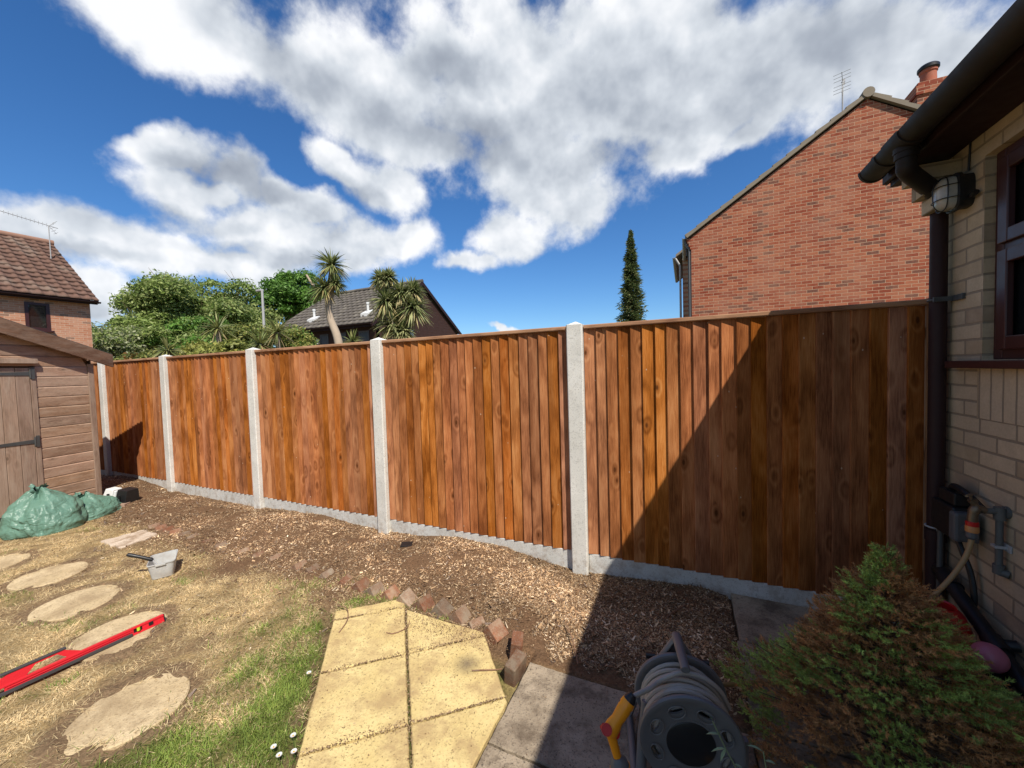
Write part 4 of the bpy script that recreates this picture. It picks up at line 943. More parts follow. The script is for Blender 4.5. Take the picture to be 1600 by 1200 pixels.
MB().tube([(-3.935, 1.55, .122), (-3.865, 1.60, .015)], .005, 8).box((-.03, -.02, -.002), (.03, .02, .002), frame((-3.865, 1.60, .012), (1, .3, 0), (.5, .2, 1))).build('blade', 'ltgrey', tool)

# ------------------------------------------------------------------ spirit level
lv = thing('spirit_level', 'long red aluminium spirit level lying across the stepping stone', 'spirit level', (-3.12, .65, .02))
La = Vector((-3.095, 1.262, 0)); Lb = Vector((-3.19, .05, 0)); ld = (La-Lb).normalized(); LL = (La-Lb).length
Ml = frame((Lb.x, Lb.y, .004), ld, (0, 0, 1))          # x along, y = z cross x -> towards the far left side, z up
Ml = Ml @ Matrix.Rotation(R(-12), 4, 'X')
mb = MB()
def lbox(a, b): mb.box(a, b, Ml)
t_ = .026
lbox((0, 0, 0), (LL, t_, .012)); lbox((0, 0, .036), (LL, t_, .047))
for xa, xb in ((0, .10), (.16, .48), (.585, LL-.145), (LL-.105, LL)): lbox((xa, .004, .012), (xb, t_-.004, .036))
lbox((0, -.001, .026), (.10, .004, .029)); lbox((.16, -.001, .026), (.48, .004, .029)); lbox((.59, -.001, .026), (LL-.15, .004, .029))
lvb = mb.build('level_body', 'levelred', lv, bevel=.0015)
MB().box((.02, -.010, .001), (LL-.155, -.0005, .019), Ml).build('side_grip', 'darkgrip', lv, bevel=.002)
mb = MB(); mb.add([Ml @ Vector(v) for v in [(.50, .003, .047), (.60, .003, .092), (.79, .003, .092), (.855, .003, .047), (.80, .003, .047), (.765, .003, .084), (.69, .003, .084), (.655, .003, .047)]+[(.50, .022, .047), (.60, .022, .092), (.79, .022, .092), (.855, .022, .047), (.80, .022, .047), (.765, .022, .084), (.69, .022, .084), (.655, .022, .047)]],
    [(0, 1, 6, 7), (1, 2, 5, 6), (2, 3, 4, 5), (15, 14, 9, 8), (14, 13, 10, 9), (13, 12, 11, 10), (0, 8, 9, 1), (1, 9, 10, 2), (2, 10, 11, 3), (7, 6, 14, 15), (6, 5, 13, 14), (5, 4, 12, 13)])
mb.build('hand_grip_arm', 'levelred', lv)
mb = MB(); mb.box((.575, -.001, .092), (.80, .027, .104), Ml); mb.build('grip_pad', 'darkgrip', lv, bevel=.004)
mb = MB(); mb.tube([Ml @ Vector((.492, .013, .040)), Ml @ Vector((.575, .013, .040))], .0095, 12); mb.build('vial', 'vial', lv, smooth=True)
mb = MB(); mb.tube([Ml @ Vector((LL-.125, -.002, .018)), Ml @ Vector((LL-.125, -.002, .036))], .008, 12); mb.build('vial', 'vial', lv, smooth=True)
MB().box((LL-.145, .010, .012), (LL-.105, .022, .036), Ml).build('vial_holder', 'black', lv)
MB().box((LL-.075, -.002, .018), (LL-.055, .0035, .036), Ml).build('hang_slot', 'black', lv)
MB().box((LL, .0005, .0005), (LL+.004, t_-.0005, .0465), Ml).build('end_cap', 'black', lv)

# ------------------------------------------------------------------ twigs, daisies, dead weed
def twig(pts, r, label):
    o = MB().tube(bez(pts, 5), r, 6).build('twig', M['barge']); T(o, label, 'twig')
twig([(-2.16, 1.80, .012), (-2.05, 1.78, .03), (-1.97, 1.71, .018), (-1.93, 1.61, .009)], .003, 'dark curved twig over the far left corner of the yellow path')
twig([(-1.60, 1.86, .010), (-1.57, 1.80, .013), (-1.61, 1.73, .010), (-1.66, 1.72, .008)], .0025, 'small hooked twig across the joint of the far yellow slabs')
twig([(-1.03, 1.66, .011), (-.98, 1.68, .014), (-.92, 1.71, .012), (-.89, 1.73, .010)], .003, 'pale short stick on the stained yellow slab')
twig([(-.68, 2.18, .03), (-.60, 2.05, .03), (-.53, 1.90, .02)], .003, 'long thin dark twig on the mulch left of the shadow edge')
twig([(-.02, 2.62, .035), (-.08, 2.53, .03), (-.12, 2.45, .035)], .004, 'thin stick on the shaded mulch')
T(MB().box((-.05, -.035, 0), (.05, .035, .012), Matrix.Translation((-2.26, 2.63, float(H(-2.26, 2.63))+.006)) @ Matrix.Rotation(.5, 4, 'Z') @ Matrix.Rotation(.15, 4, 'X')).build('slate_piece', 'black', bevel=.004), 'flat black scrap lying on the mulch in the middle of the bed', 'scrap')
DS = 'white daisies in the grass by the yellow slabs'
for k, (x_, y_, l_) in enumerate([(-1.574, .969, 'white daisy furthest left in the cluster beside the yellow slabs'), (-1.519, .955, 'white daisy nearest the bottom edge of the picture'), (-1.477, .989, 'white daisy closest to the edge of the yellow slab'), (-1.545, 1.035, 'white daisy at the back of the small cluster'), (-1.79, 1.30, 'single white daisy further up the slab edge')]):
    dz = .035; dt = thing('daisy', l_, 'daisy', (x_, y_, 0), DS); mb = MB()
    for q in range(13):
        a = 2*math.pi*q/13; c_, s_ = math.cos(a), math.sin(a); r0, r1 = .003, .0115
        mb.add([(x_+c_*r0-s_*.001, y_+s_*r0+c_*.001, dz), (x_+c_*r0+s_*.001, y_+s_*r0-c_*.001, dz), (x_+c_*r1+s_*.0022, y_+s_*r1-c_*.0022, dz+.003), (x_+c_*r1-s_*.0022, y_+s_*r1+c_*.0022, dz+.003)], [(0, 1, 2, 3)])
    mb.build('petals', 'white', dt); MB().ell((x_, y_, dz+.001), (.0035, .0035, .002), 8, 5).build('flower_centre', 'gun', dt)
    M.setdefault('stem', simple('green_stem', (.10, .17, .04), .6)); MB().tube([(x_, y_, -.01), (x_, y_, dz)], .001, 5).build('stem', 'stem', dt)

# ------------------------------------------------------------------ hose reel
rl = thing('hose_reel', 'dark grey freestanding hose reel with coiled grey hose and carry handle', 'hose reel', (0, 1.55, 0))
RC = Vector((.002, 1.475, .195)); ax = Vector((-.19, .982, .02)).normalized(); sideX = ax.cross(Vector((0, 0, 1))).normalized()
RR = .180
def disc(y0, name, slots=True, flip=1):
    """flange: axis along ax; local z points to the camera side"""
    Mx = frame(RC+ax*y0, sideX, -ax); mb = MB()
    prof = [(.03, -.004), (.165, -.004), (.176, -.008), (RR, -.004), (RR, .004), (.177, .010), (.168, .012), (.158, .007), (.10, .003), (.03, .003)]
    mb.lathe(prof, 96, Mx)
    o = mb.build(name, 'reel', rl, smooth=True, angle=50)
    cut = MB()
    for k in range(8):
        a = math.pi/8+k*math.pi/4; c_ = Vector((math.cos(a), math.sin(a), 0)); t_ = Vector((-math.sin(a), math.cos(a), 0))
        Mc = Mx @ Matrix((( t_.x, -c_.x, 0, c_.x*.133), (t_.y, -c_.y, 0, c_.y*.133), (0, 0, 1, -.03), (0, 0, 0, 1)))
        n = 20; pl = [(.027*math.copysign(abs(math.cos(q))**.8, math.cos(q)), .0135*math.copysign(abs(math.sin(q))**.8, math.sin(q))+.003) for q in [2*math.pi*i/n for i in range(n)]]
        cut.prism(pl, .06, Mc)
        Md = Mx @ Matrix((( t_.x, -c_.x, 0, c_.x*.128), (t_.y, -c_.y, 0, c_.y*.128), (0, 0, 1, .0012), (0, 0, 0, 1)))
        pl = [(.029*math.cos(q), .0195*math.sin(q)-.002) for q in [2*math.pi*i/24 for i in range(24)]]
    co_ = cut.build('cutter', 'reel'); co_.location = (0, 0, 0)
    md = o.modifiers.new('b', 'BOOLEAN'); md.object = co_; md.operation = 'DIFFERENCE'; md.solver = 'EXACT'
    bpy.context.view_layer.update()
    dg = bpy.context.evaluated_depsgraph_get(); me = bpy.data.meshes.new_from_object(o.evaluated_get(dg)); o.modifiers.clear(); o.data = me
    bpy.data.objects.remove(co_)
    for k in range(8):       # raised lips round the slots
        pass
    return o
fd_ = disc(0, 'front_flange'); disc(.205, 'rear_flange')
Mx = frame(RC-ax*.0035, sideX, -ax)
MB().lathe([(.084, -.004), (.084, .003), (.081, .0055), (.02, .0065)], 64, Mx).build('centre_disc', 'reeldark', rl, smooth=True)
MB().lathe([(.090, -.002), (.090, .0015), (.0845, .002)], 64, Mx).build('centre_ring', 'reel', rl, smooth=True)
for k in range(8):
    mb = MB(); a = math.pi/8+k*math.pi/4; c_ = Vector((math.cos(a), math.sin(a), 0)); t_ = Vector((-math.sin(a), math.cos(a), 0))
    ring_ = [Mx @ (c_*(.126+.0215*math.sin(q))+t_*(.031*math.cos(q))+Vector((0, 0, .0075-.002*math.sin(q)))) for q in [2*math.pi*i/32 for i in range(32)]]
    mb.tube(ring_, .0022, 6, close=True); mb.build('slot_rim', 'reel', fd_, smooth=True)
MB().lathe([(.085, 0), (.085, .20)], 40, frame(RC, sideX, ax)).build('drum', 'reel', rl, smooth=True)
# coiled hose
pts = []; random.seed(5)
for layer, (r0, y0, y1, turns) in enumerate(((.118, .014, .192, 9), (.135, .192, .014, 9), (.151, .014, .190, 9))):
    for i in range(turns*28):
        t = i/(turns*28); a = 2*math.pi*(t*turns)+.6; yy = y0+(y1-y0)*t
        wob = .0035*math.sin(a*2.3+layer)+.004*math.sin(a*.37*3+layer*2); yy2 = yy+.006*math.sin(a*1.27+layer*1.9)
        pts.append(RC+ax*min(max(yy2, .014), .192)+(sideX*math.cos(a)+Vector((0, 0, 1))*math.sin(a))*(r0+wob))
MB().tube(pts, .0088, 8).build('coiled_hose', 'hose', rl, smooth=True)
# loose end over the coils to the spray gun
up = Vector((0, 0, 1))
def rp(a, r, y): a = R(a); return RC+ax*y+(sideX*math.cos(a)+up*math.sin(a))*r
sgn = 1 if sideX.x > 0 else -1
LE = [rp(20, .170, .11), rp(45, .176, .11), rp(70, .180, .105), rp(95, .182, .095), rp(120, .184, .07), Vector((-.135, 1.475, .355)), Vector((-.170, 1.435, .355)), Vector((-.196, 1.41, .350))]
if sgn < 0: LE = LE
MB().tube(bez(LE, 6), .009, 10).build('hose_end', 'hose', rl, smooth=True)
gA, gB, gC = Vector((-.200, 1.402, .348)), Vector((-.262, 1.345, .258)), Vector((-.236, 1.335, .178))
gd = (gB-gA).normalized()
MB().tube([gA-gd*.022, gA-gd*.004, gA+gd*.004], [.013, .022, .022], 14).build('hose_nut', 'reeldark', rl, smooth=True)
MB().tube([gA+gd*.004, gA+gd*.02, gA+gd*.026, gA+gd*.035, gA+gd*.08, gA+gd*.100, gB, gB+gd*.014], [.023, .0255, .023, .0245, .0215, .026, .027, .016], 16).tube([gB-Vector((0, 0, -.002)), gB.lerp(gC, .5), gC], [.020, .016, .0145], 14).build('spray_gun', 'gun', rl, smooth=True)
hd = (gC-gB).normalized()
MB().tube([gC-hd*.004, gC+hd*.008, gC+hd*.026], [.017, .029, .034], 20).build('spray_head', 'reel', rl, smooth=True)
MB().tube([gC+hd*.026, gC+hd*.036, gC+hd*.040], [.036, .035, .026], 20).build('head_ring', 'gun', rl, smooth=True)
vd = (Vector((0, 0, 1.57))-gB).normalized()
MB().tube([gB-Vector((.012, 0, 0)), gB-Vector((.012, 0, 0))+vd*.034], [.020, .018], 18).tube([gB+Vector((-.02, 0, .012)), gB+Vector((-.028, -.002, .0))], .010, 8).build('flow_knob', 'redpl', rl, smooth=True)
MB().tube(bez([gB+Vector((.012, -.005, -.02)), gB+Vector((.028, 0, -.01)), gB+Vector((.030, .005, .02))], 4), .005, 8).build('trigger', 'redpl', rl, smooth=True)
# frame
hr = Vector((-.048, 1.715, .425)); hf = Vector((-.012, 1.545, .410))
mb = MB(); mb.tube([hr+Vector((.0, .01, -.006)), hr, hf], [.018, .020, .017], 14, flat=.75); mb.build('carry_handle', 'reel', rl, smooth=True)
mb = MB()
for s_ in (-1, 1):
    foot = Vector((-.048, 1.735, 0))+sideX*s_*sgn*.20; sh_ = Vector((-.048, 1.722, .30))+sideX*s_*sgn*.075
    mb.tube([hr+Vector((0, .004, -.004)), sh_, Vector((-.048, 1.735, .18))+sideX*s_*sgn*.14, foot+Vector((0, 0, .015))], [.015, .018, .016, .015], 10, flat=.6)
    mb.tube([foot+Vector((0, 0, .015)), RC+sideX*s_*sgn*.195-ax*.04+Vector((0, 0, -.18))], .015, 10)
mb.add([hr+Vector((0, .006, -.03)), Vector((-.048, 1.728, .32))+sideX*.065, Vector((-.048, 1.73, .27)), Vector((-.048, 1.728, .32))-sideX*.065], [(0, 1, 2, 3)])
mb.build('rear_frame', 'reel', rl, smooth=True)
mb = MB(); lf = Vector((-.168, 1.500, 0))
mb.tube([lf+Vector((.01, .02, .26)), lf+Vector((0, 0, .14)), lf+Vector((-.005, -.03, .014))], [.013, .019, .019], 12); mb.tube([lf+Vector((-.005, -.03, .014)), lf+Vector((.34, .03, .014))], .014, 10); mb.tube([lf+Vector((.345, .06, .20)), lf+Vector((.34, .03, .014))], .017, 10)
mb.build('front_frame', 'reel', rl, smooth=True)
for s_ in (-1, 1):
    c_ = Vector((-.048, 1.722, .315))+sideX*s_*.105; MB().tube([c_-sideX*.02, c_+sideX*.02], .013, 10).build('clip_knob', 'reeldark', rl)
MB().lathe([(.014, 0), (.016, .02), (.012, .035)], 14, frame(RC-ax*.008+sideX*.10*(1 if sideX.x > 0 else -1)-Vector((0, 0, .13)), sideX, -ax)).build('winding_knob', 'gun', rl, smooth=True)

# ------------------------------------------------------------------ foliage helpers
def tri_blades(P, D, L, W, c0, droop=None):
    """thin triangles from P along D"""
    n = len(P); side = np.cross(D, rng.normal(size=(n, 3))); side /= np.linalg.norm(side, axis=1)[:, None]+1e-9
    v = np.empty((n, 3, 3)); v[:, 0] = P-side*W[:, None]/2; v[:, 1] = P+side*W[:, None]/2; v[:, 2] = P+D*L[:, None]
    return v.reshape(-1, 3), np.arange(n*3).reshape(n, 3), np.repeat(c0, 3, 0)
def unit(a): return a/(np.linalg.norm(a, axis=1)[:, None]+1e-9)
M['needles'] = attrmat('spruce_needles', .6, .2, .25)
M['leaves'] = attrmat('broad_leaves', .5, .35, .35)
M['blade'] = attrmat('palm_blades', .45, .25, .4)
M['bark'] = simple('bark', (.13, .09, .06), .9, .35, 14)
M['palebark'] = simple('pale_palm_bark', (.42, .34, .26), .9, .3, 10, .1)

# dwarf spruce
sp = thing('dwarf_spruce', 'conical dwarf spruce with green tips and brown dead patches by the wall', 'shrub', (.70, 1.93, 0))
sc_ = np.array([.70, 1.93]); HT = .80
def srad(z): q = HT-z; return np.minimum(.86*q**1.36, .48)
ns_ = 1900; per = 9
zs = HT*(1-rng.random(ns_)**.60)*.97+.01; as_ = rng.uniform(0, 2*np.pi, ns_)
lump = (.80+.34*vnoise(as_*2.2/.7, zs*7, 1.)+.07*np.sin(as_*5+zs*14))*np.where((np.cos(as_) < .1) & (zs > .12), .76, 1.)
deps = np.where(rng.random(ns_) < .72, rng.uniform(.80, .98, ns_), rng.uniform(.45, .8, ns_))
Ps = np.stack([sc_[0]+srad(zs)*lump*deps*np.cos(as_), sc_[1]+srad(zs)*lump*deps*np.sin(as_), zs], 1)
Ds = unit(np.stack([np.cos(as_), np.sin(as_), .55+1.2*(zs > .66)], 1)+rng.normal(0, .25, (ns_, 3)))
Sd = unit(np.cross(Ds, np.array([0, 0, 1.])+rng.normal(0, .2, (ns_, 3)))); Ls_ = rng.uniform(.05, .10, ns_)*np.where(zs > .66, .6, 1)
tq = np.linspace(0, 1, per)[None, :]; sgn_ = np.where(np.arange(per) % 2 == 0, 1., -1.)[None, :]*(1-.75*tq)*rng.uniform(.5, 1., (ns_, per))
P0 = (Ps[:, None]+Ds[:, None]*(tq*Ls_[:, None])[..., None]+Sd[:, None]*(sgn_*.022)[..., None]+rng.normal(0, .004, (ns_, per, 3))).reshape(-1, 3)
D0 = unit((Ds[:, None]+Sd[:, None]*(sgn_*.8)[..., None]+rng.normal(0, .15, (ns_, per, 3))).reshape(-1, 3))
pn = fbm(as_*1.3+3, zs*6, 1.1, 3); bs = (pn+rng.normal(0, .10, ns_)) > np.where(deps < .8, .36, .515)
brown = np.repeat(bs, per); sprayc = np.repeat(rng.uniform(.6, 1.35, ns_), per)
k = P0[:, 0] < 1.21; P0, D0, brown, sprayc = P0[k], D0[k], brown[k], sprayc[k]; nt = len(P0)
nn_ = 24
tt = rng.random((nt, nn_)); TL = rng.uniform(.012, .026, nt)
base = P0[:, None]+D0[:, None]*(tt*TL[:, None])[..., None]
nd = unit((D0[:, None]*.75+rng.normal(0, .55, (nt, nn_, 3))).reshape(-1, 3))
nl = rng.uniform(.008, .015, nt*nn_)
cg = np.array([.40, .53, .14])*sprayc[:, None]*rng.uniform(.8, 1.2, (nt, 1))+np.array([.05, .05, .0])*(rng.random((nt, 1)) < .25)
cb = np.array([.56, .31, .13])*sprayc[:, None]*rng.uniform(.7, 1.2, (nt, 1))
tc = np.where(brown[:, None], cb, cg)
cc_ = np.repeat(tc, nn_, 0)*rng.uniform(.75, 1.3, (nt*nn_, 1))
v, f, c = tri_blades(base.reshape(-1, 3), nd, nl, np.full(nt*nn_, .0023), cc_)
npmesh('needles', v, f, 'needles', c, parent=sp)
mb = MB(); mb.tube([(sc_[0], sc_[1], -.03), (sc_[0], sc_[1], .35), (sc_[0], sc_[1], .74)], [.022, .014, .004], 8)
for i in range(150):
    z0 = rng.uniform(.02, .66); a = rng.uniform(0, 6.283); r1 = float(srad(np.array(z0+.05)))*rng.uniform(.7, .98); r1 = min(r1, .50 if math.cos(a) > .5 else 9)
    p1 = Vector((sc_[0]+r1*math.cos(a), sc_[1]+r1*math.sin(a), z0+.06+rng.uniform(-.02, .05)))
    mb.tube([(sc_[0], sc_[1], z0), (Vector((sc_[0], sc_[1], z0))+p1)*.5+Vector((0, 0, -.01)), p1], [.005, .0035, .0015], 5, cap=False)
mb.build('branches', 'bark', sp)

# red watering can and pink ball behind the spruce
rc = thing('watering_can', 'red plastic can half hidden behind the spruce by the waste pipe', 'watering can', (1.04, 2.44, 0))
Mr = Matrix.Translation((1.045, 2.42, .0)) @ Matrix.Diagonal((1.05, 1.05, 1.22, 1)) @ Matrix.Rotation(R(4), 4, 'Y')
MB().lathe([(.10, 0), (.115, .02), (.112, .24), (.108, .27), (.085, .315), (.062, .335), (.058, .34), (.052, .335), (.055, .30)], 32, Mr, cap=False).build('can_body', 'redpl', rc, smooth=True)
MB().tube(bez([(1.0, 2.34, .10), (.95, 2.24, .20), (.93, 2.19, .30)], 5), [.02]*5+[.016]*6, 12).build('spout', 'redpl', rc, smooth=True)
pot = thing('plant_pot', 'black plastic plant pot behind the spruce that holds the pink ball', 'plant pot', (1.115, 2.20, 0))
MB().lathe([(.055, 0), (.072, .25), (.078, .25), (.078, .27), (.068, .27), (.060, .2)], 28, Matrix.Translation((1.115, 2.20, .006)), cap=False).build('pot_wall', 'black', pot, smooth=True)
T(MB().ell((0, 0, 0), (.054, .054, .054), 32, 20).build('ball', 'pinkpl', smooth=True), 'pale pink plastic ball against the house wall behind the spruce', 'ball').location = (1.13, 2.20, .325)

# grey-green weed in front of the reel
wd = thing('weed', 'spindly grey-green weed sprouting in front of the hose reel', 'plant', (.16, 1.22, 0))
M['weedleaf'] = simple('weed_leaf', (.20, .27, .15), .55, .25, 30); M['limeleaf'] = simple('lime_leaf', (.22, .38, .06), .5, .25, 30)
def leafs(mb, p, d_, L_, w_, fold=.3):
    d_ = Vector(d_).normalized(); s_ = d_.cross(Vector((0, 0, 1))).normalized(); u_ = s_.cross(d_)
    pts_ = []
    for t, ww in ((0, .08), (.25, .8), (.5, 1), (.75, .7), (1, .02)):
        c_ = Vector(p)+d_*L_*t-Vector((0, 0, 1))*L_*.35*t*t
        pts_ += [c_-s_*w_*ww+u_*w_*fold*ww, c_, c_+s_*w_*ww+u_*w_*fold*ww]
    mb.add(pts_, [(3*i, 3*i+1, 3*i+4, 3*i+3) for i in range(4)]+[(3*i+1, 3*i+2, 3*i+5, 3*i+4) for i in range(4)])
S1 = bez([(.17, 1.24, 0), (.16, 1.235, .20), (.135, 1.225, .36), (.095, 1.232, .44), (.062, 1.238, .505)], 4)
S2 = bez([(.18, 1.25, 0), (.185, 1.24, .2), (.20, 1.235, .36), (.19, 1.24, .46)], 4)
S3 = bez([(.20, 1.25, 0), (.21, 1.26, .2), (.215, 1.265, .38)], 4)
MB().tube(S1, .0018, 6).tube(S2, .0018, 6).tube(S3, .002, 6).build('stem', 'weedleaf', wd)
mb = MB()
for p, d_, L_ in ((S1[-1], (-.4, 0, 1), .02), (S1[-3], (-1, -.1, .1), .035), (S1[-3], (.2, -.1, 1), .02), (S1[-5], (-1, -.2, -.1), .04), (S1[-5], (-.3, -.4, -.3), .03), (S1[-7], (.8, -.2, .2), .025), (S1[-8], (-.5, -.3, -.4), .035), (S1[-10], (1, 0, .3), .035), (S2[-1], (-.8, 0, .4), .045), (S2[-2], (1, 0, .4), .03), (S2[-4], (.8, -.3, .1), .03)): leafs(mb, p, d_, L_, .0045)
mb.build('narrow_leaves', 'weedleaf', wd)
mb = MB()
for i in range(16):
    a = i*2.4; leafs(mb, S3[-1-(i % 5)], (math.cos(a), math.sin(a), .5), random.uniform(.03, .05), .014)
mb.build('lime_leaves', 'limeleaf', wd)
# ------------------------------------------------------------------ neighbouring houses
hr_ = thing('brick_house', 'tall red brick gable house with chimney, behind the fence on the right', 'house', (3.85, 14, 0))
YW = 11.6; ex0, ex1, rx_, ez, rz_ = .18, 7.52, 3.85, 5.0, 7.50
mb = MB(); mb.add([(ex0, YW, -.3), (ex1, YW, -.3), (ex1, YW, ez), (rx_, YW, rz_), (ex0, YW, ez)], [(0, 1, 2, 3, 4)])
mb.build('gable_wall', 'redbrick', hr_)
mb = MB(); mb.add([(ex0, YW, -.3), (ex0, YW, ez), (ex0, 20, ez), (ex0, 20, -.3)], [(0, 1, 2, 3)]); mb.add([(ex1, YW, -.3), (ex1, 20, -.3), (ex1, 20, ez), (ex1, YW, ez)], [(0, 1, 2, 3)]); mb.build('side_wall', 'redbrick_side', hr_)
vl = Vector((rx_-ex0, 0, rz_-ez)); sl1 = vl.length; vl.normalize(); vr = Vector((-vl.x, 0, vl.z))
r1 = tiles('roof', (ex0-.12, YW-.06, ez+.03), (0, 1, 0), tuple(vl), 8.5, sl1+.10, 'tile_grey', hr_)
tiles('roof', (ex1+.12, YW-.06, ez+.03), (0, 1, 0), tuple(vr), 8.5, sl1+.10, 'tile_grey', hr_)
mb = MB()
for sx, v_ in ((ex0-.10, vl), (ex1+.10, vr)):
    k = 0; q = 0.
    while q < sl1-.22:
        a = Vector((sx, 0, ez-.02))+v_*q; b = a+v_*.345; nrm_ = Vector((-v_.z, 0, v_.x)) if v_.x > 0 else Vector((v_.z, 0, -v_.x))
        for yy0, yy1, lo, h0, h1 in ((YW-.075, YW+.02, .0, .105, .075),):
            P = [a+nrm_*0, b+nrm_*0, b+nrm_*h1, a+nrm_*h0]
            mb.add([(p.x, yy0, p.z) for p in P]+[(p.x, yy1, p.z) for p in P], [(0, 1, 2, 3), (7, 6, 5, 4), (0, 4, 5, 1), (2, 6, 7, 3), (3, 7, 4, 0), (1, 5, 6, 2)])
        q += .345
mb.build('verge', 'verge', hr_)
MB().tube([(rx_, YW-.09, rz_+.11), (rx_, 20, rz_+.11)], .11, 14).build('ridge_tiles', 'verge', hr_, smooth=True)
mb = MB(); gutter(mb, ex0-.17, ez+.02, YW-.05, 20, .055); mb.build('gutter', 'ltgrey', hr_)
mb = MB(); mb.tube([(ex0-.16, YW+.06, ez), (ex0-.15, YW+.06, ez-.12), (ex0-.05, YW+.06, ez-.28), (ex0-.05, YW+.06, 0)], .036, 10); mb.build('downpipe', 'graypl', hr_, smooth=True)
mb = MB()
for k in range(4): mb.box((ex0-.03*(k+1), YW+.002, ez-.32+.075*k), (ex0-.001, YW+.22, ez-.25+.075*k))
mb.build('corbel', 'redbrick', hr_)
wg = MB(); wg.add([(-.05, 14, -.3), (-.05, 14, 5.1), (-.05, 18, 5.1), (-.05, 18, -.3)], [(0, 1, 2, 3)]); wg.add([(-.05, 14, -.3), (ex0, 14, -.3), (ex0, 14, 5.1), (-.05, 14, 5.1)], [(0, 1, 2, 3)]); wg.build('porch_wall', 'redbrick_side', hr_)
mb = MB(); mb.add([(-.25, 13.85, 5.1), (-.25, 18, 5.1), (.6, 18, 5.7), (.6, 13.85, 5.7), (-.25, 13.85, 5.18), (-.25, 18, 5.18), (.6, 18, 5.78), (.6, 13.85, 5.78)], [(0, 1, 2, 3), (4, 7, 6, 5), (0, 4, 5, 1), (0, 3, 7, 4)]); mb.build('porch_roof', 'verge', hr_)
mb = MB(); gutter(mb, -.30, 5.12, 13.85, 18, .055); mb.tube([(-.28, 13.9, 5.1), (-.12, 13.9, 4.8), (-.12, 13.9, 0)], .034, 8); mb.build('porch_gutter', 'ltgrey', hr_)
ch = MB(); ch.box((4.98, 12.3, 6.2), (5.62, 12.95, 7.58)); ch.box((4.99, 12.31, 7.58), (5.61, 12.94, 7.66)); ch.box((4.95, 12.27, 7.66), (5.65, 12.98, 7.86)); ch.box((5.0, 12.32, 7.86), (5.6, 12.93, 7.95))
co_ = ch.build('chimney', 'redbrick', hr_)
M['claypot'] = simple('terracotta_pot', (.38, .12, .07), .8, .2, 10)
MB().lathe([(.15, 7.95), (.14, 8.25), (.16, 8.27), (.16, 8.32)], 20, Matrix.Translation((5.30, 12.62, 0))).build('chimney_pot', 'claypot', co_, smooth=True)
MB().lathe([(.17, 8.32), (.19, 8.34), (.19, 8.40), (.15, 8.44), (.02, 8.46)], 20, Matrix.Translation((5.30, 12.62, 0))).build('cowl', 'black', co_, smooth=True)

def aerial(name, base, z0, top, boom_dir, boom_len, label, n=14, vertical=True, tilt=0.):
    t = thing(name, label, 'aerial', (base[0], base[1], z0)); b = Vector((base[0], base[1], top))
    MB().tube([(base[0], base[1], z0), b], .016, 8).build('mast', 'ltgrey', t)
    d_ = Vector(boom_dir).normalized(); mb = MB(); mb.tube([b-d_*.25, b+d_*boom_len], .012, 6)
    el = Vector((0, 0, 1)) if vertical else d_.cross(Vector((0, 0, 1))).normalized()
    for i in range(n):
        p = b+d_*(.05+(boom_len-.1)*i/(n-1)); mb.tube([p-el*.07, p+el*.07], .006, 5)
    mb.build('boom', 'ltgrey', t)
    mb = MB(); o2 = el.cross(d_)
    for s1 in (-1, 1):
        for q in (.06, .14, .22): mb.tube([b-d_*(.05+q*.6)+el*s1*q-o2*.18, b-d_*(.05+q*.6)+el*s1*q+o2*.18], .005, 5)
        mb.tube([b, b-d_*.2+el*s1*.24], .007, 5)
    mb.build('reflector', 'ltgrey', t)
aerial('tv_aerial', (3.55, 12.1), 7.2, 8.30, (.35, .9, .5), .6, 'pale tv aerial on the ridge of the tall brick house at the right')
lh = thing('brick_house', 'orange-red brick house with brown tiled roof, beyond the shed at the left', 'house', (-22, 3, 0))
mb = MB(); WX = -20.4; wy0, wy1, wz0, wz1 = 5.13, 5.70, 3.42, 4.36
mb.box((WX-.3, -3, -.3), (WX, 6.72, wz0)); mb.box((WX-.3, -3, wz1), (WX, 6.72, 4.66)); mb.box((WX-.3, -3, wz0), (WX, wy0, wz1)); mb.box((WX-.3, wy1, wz0), (WX, 6.72, wz1)); mb.build('wall', 'redbrick_side', lh)
mb = MB(); mb.add([(WX-.3, 6.72, -.3), (-27.4, 6.72, -.3), (-27.4, 6.72, 4.66), (-23.9, 6.72, 7.2), (WX-.3, 6.72, 4.66)], [(0, 1, 2, 3, 4)]); mb.build('gable_wall', 'redbrick', lh)
mb = MB(); rect_frame(mb, WX-.06, WX+.012, wy0, wy1, wz0, wz1, .085); w0 = mb.build('window', 'maroon', lh); MB().box((WX-.05, wy0+.08, wz0+.08), (WX-.04, wy1-.08, wz1-.08)).build('pane', 'glass', w0); MB().box((WX-.05, wy0-.06, wz0-.06), (WX+.09, wy1+.06, wz0-.003)).build('sill', 'maroon', w0)
vl = Vector((-3.75, 0, 2.72)); L_ = vl.length; vl.normalize()
tiles('roof', (WX+.28, -3.1, 4.62), (0, 1, 0), tuple(vl), 9.98, L_, 'tile_red', lh, tw=.30, row=.33, wave=.035, lip=.035)
MB().tube([(-23.87, -3.1, 7.36), (-23.87, 6.9, 7.36)], .13, 12).build('ridge_tiles', 'ridge', lh, smooth=True)
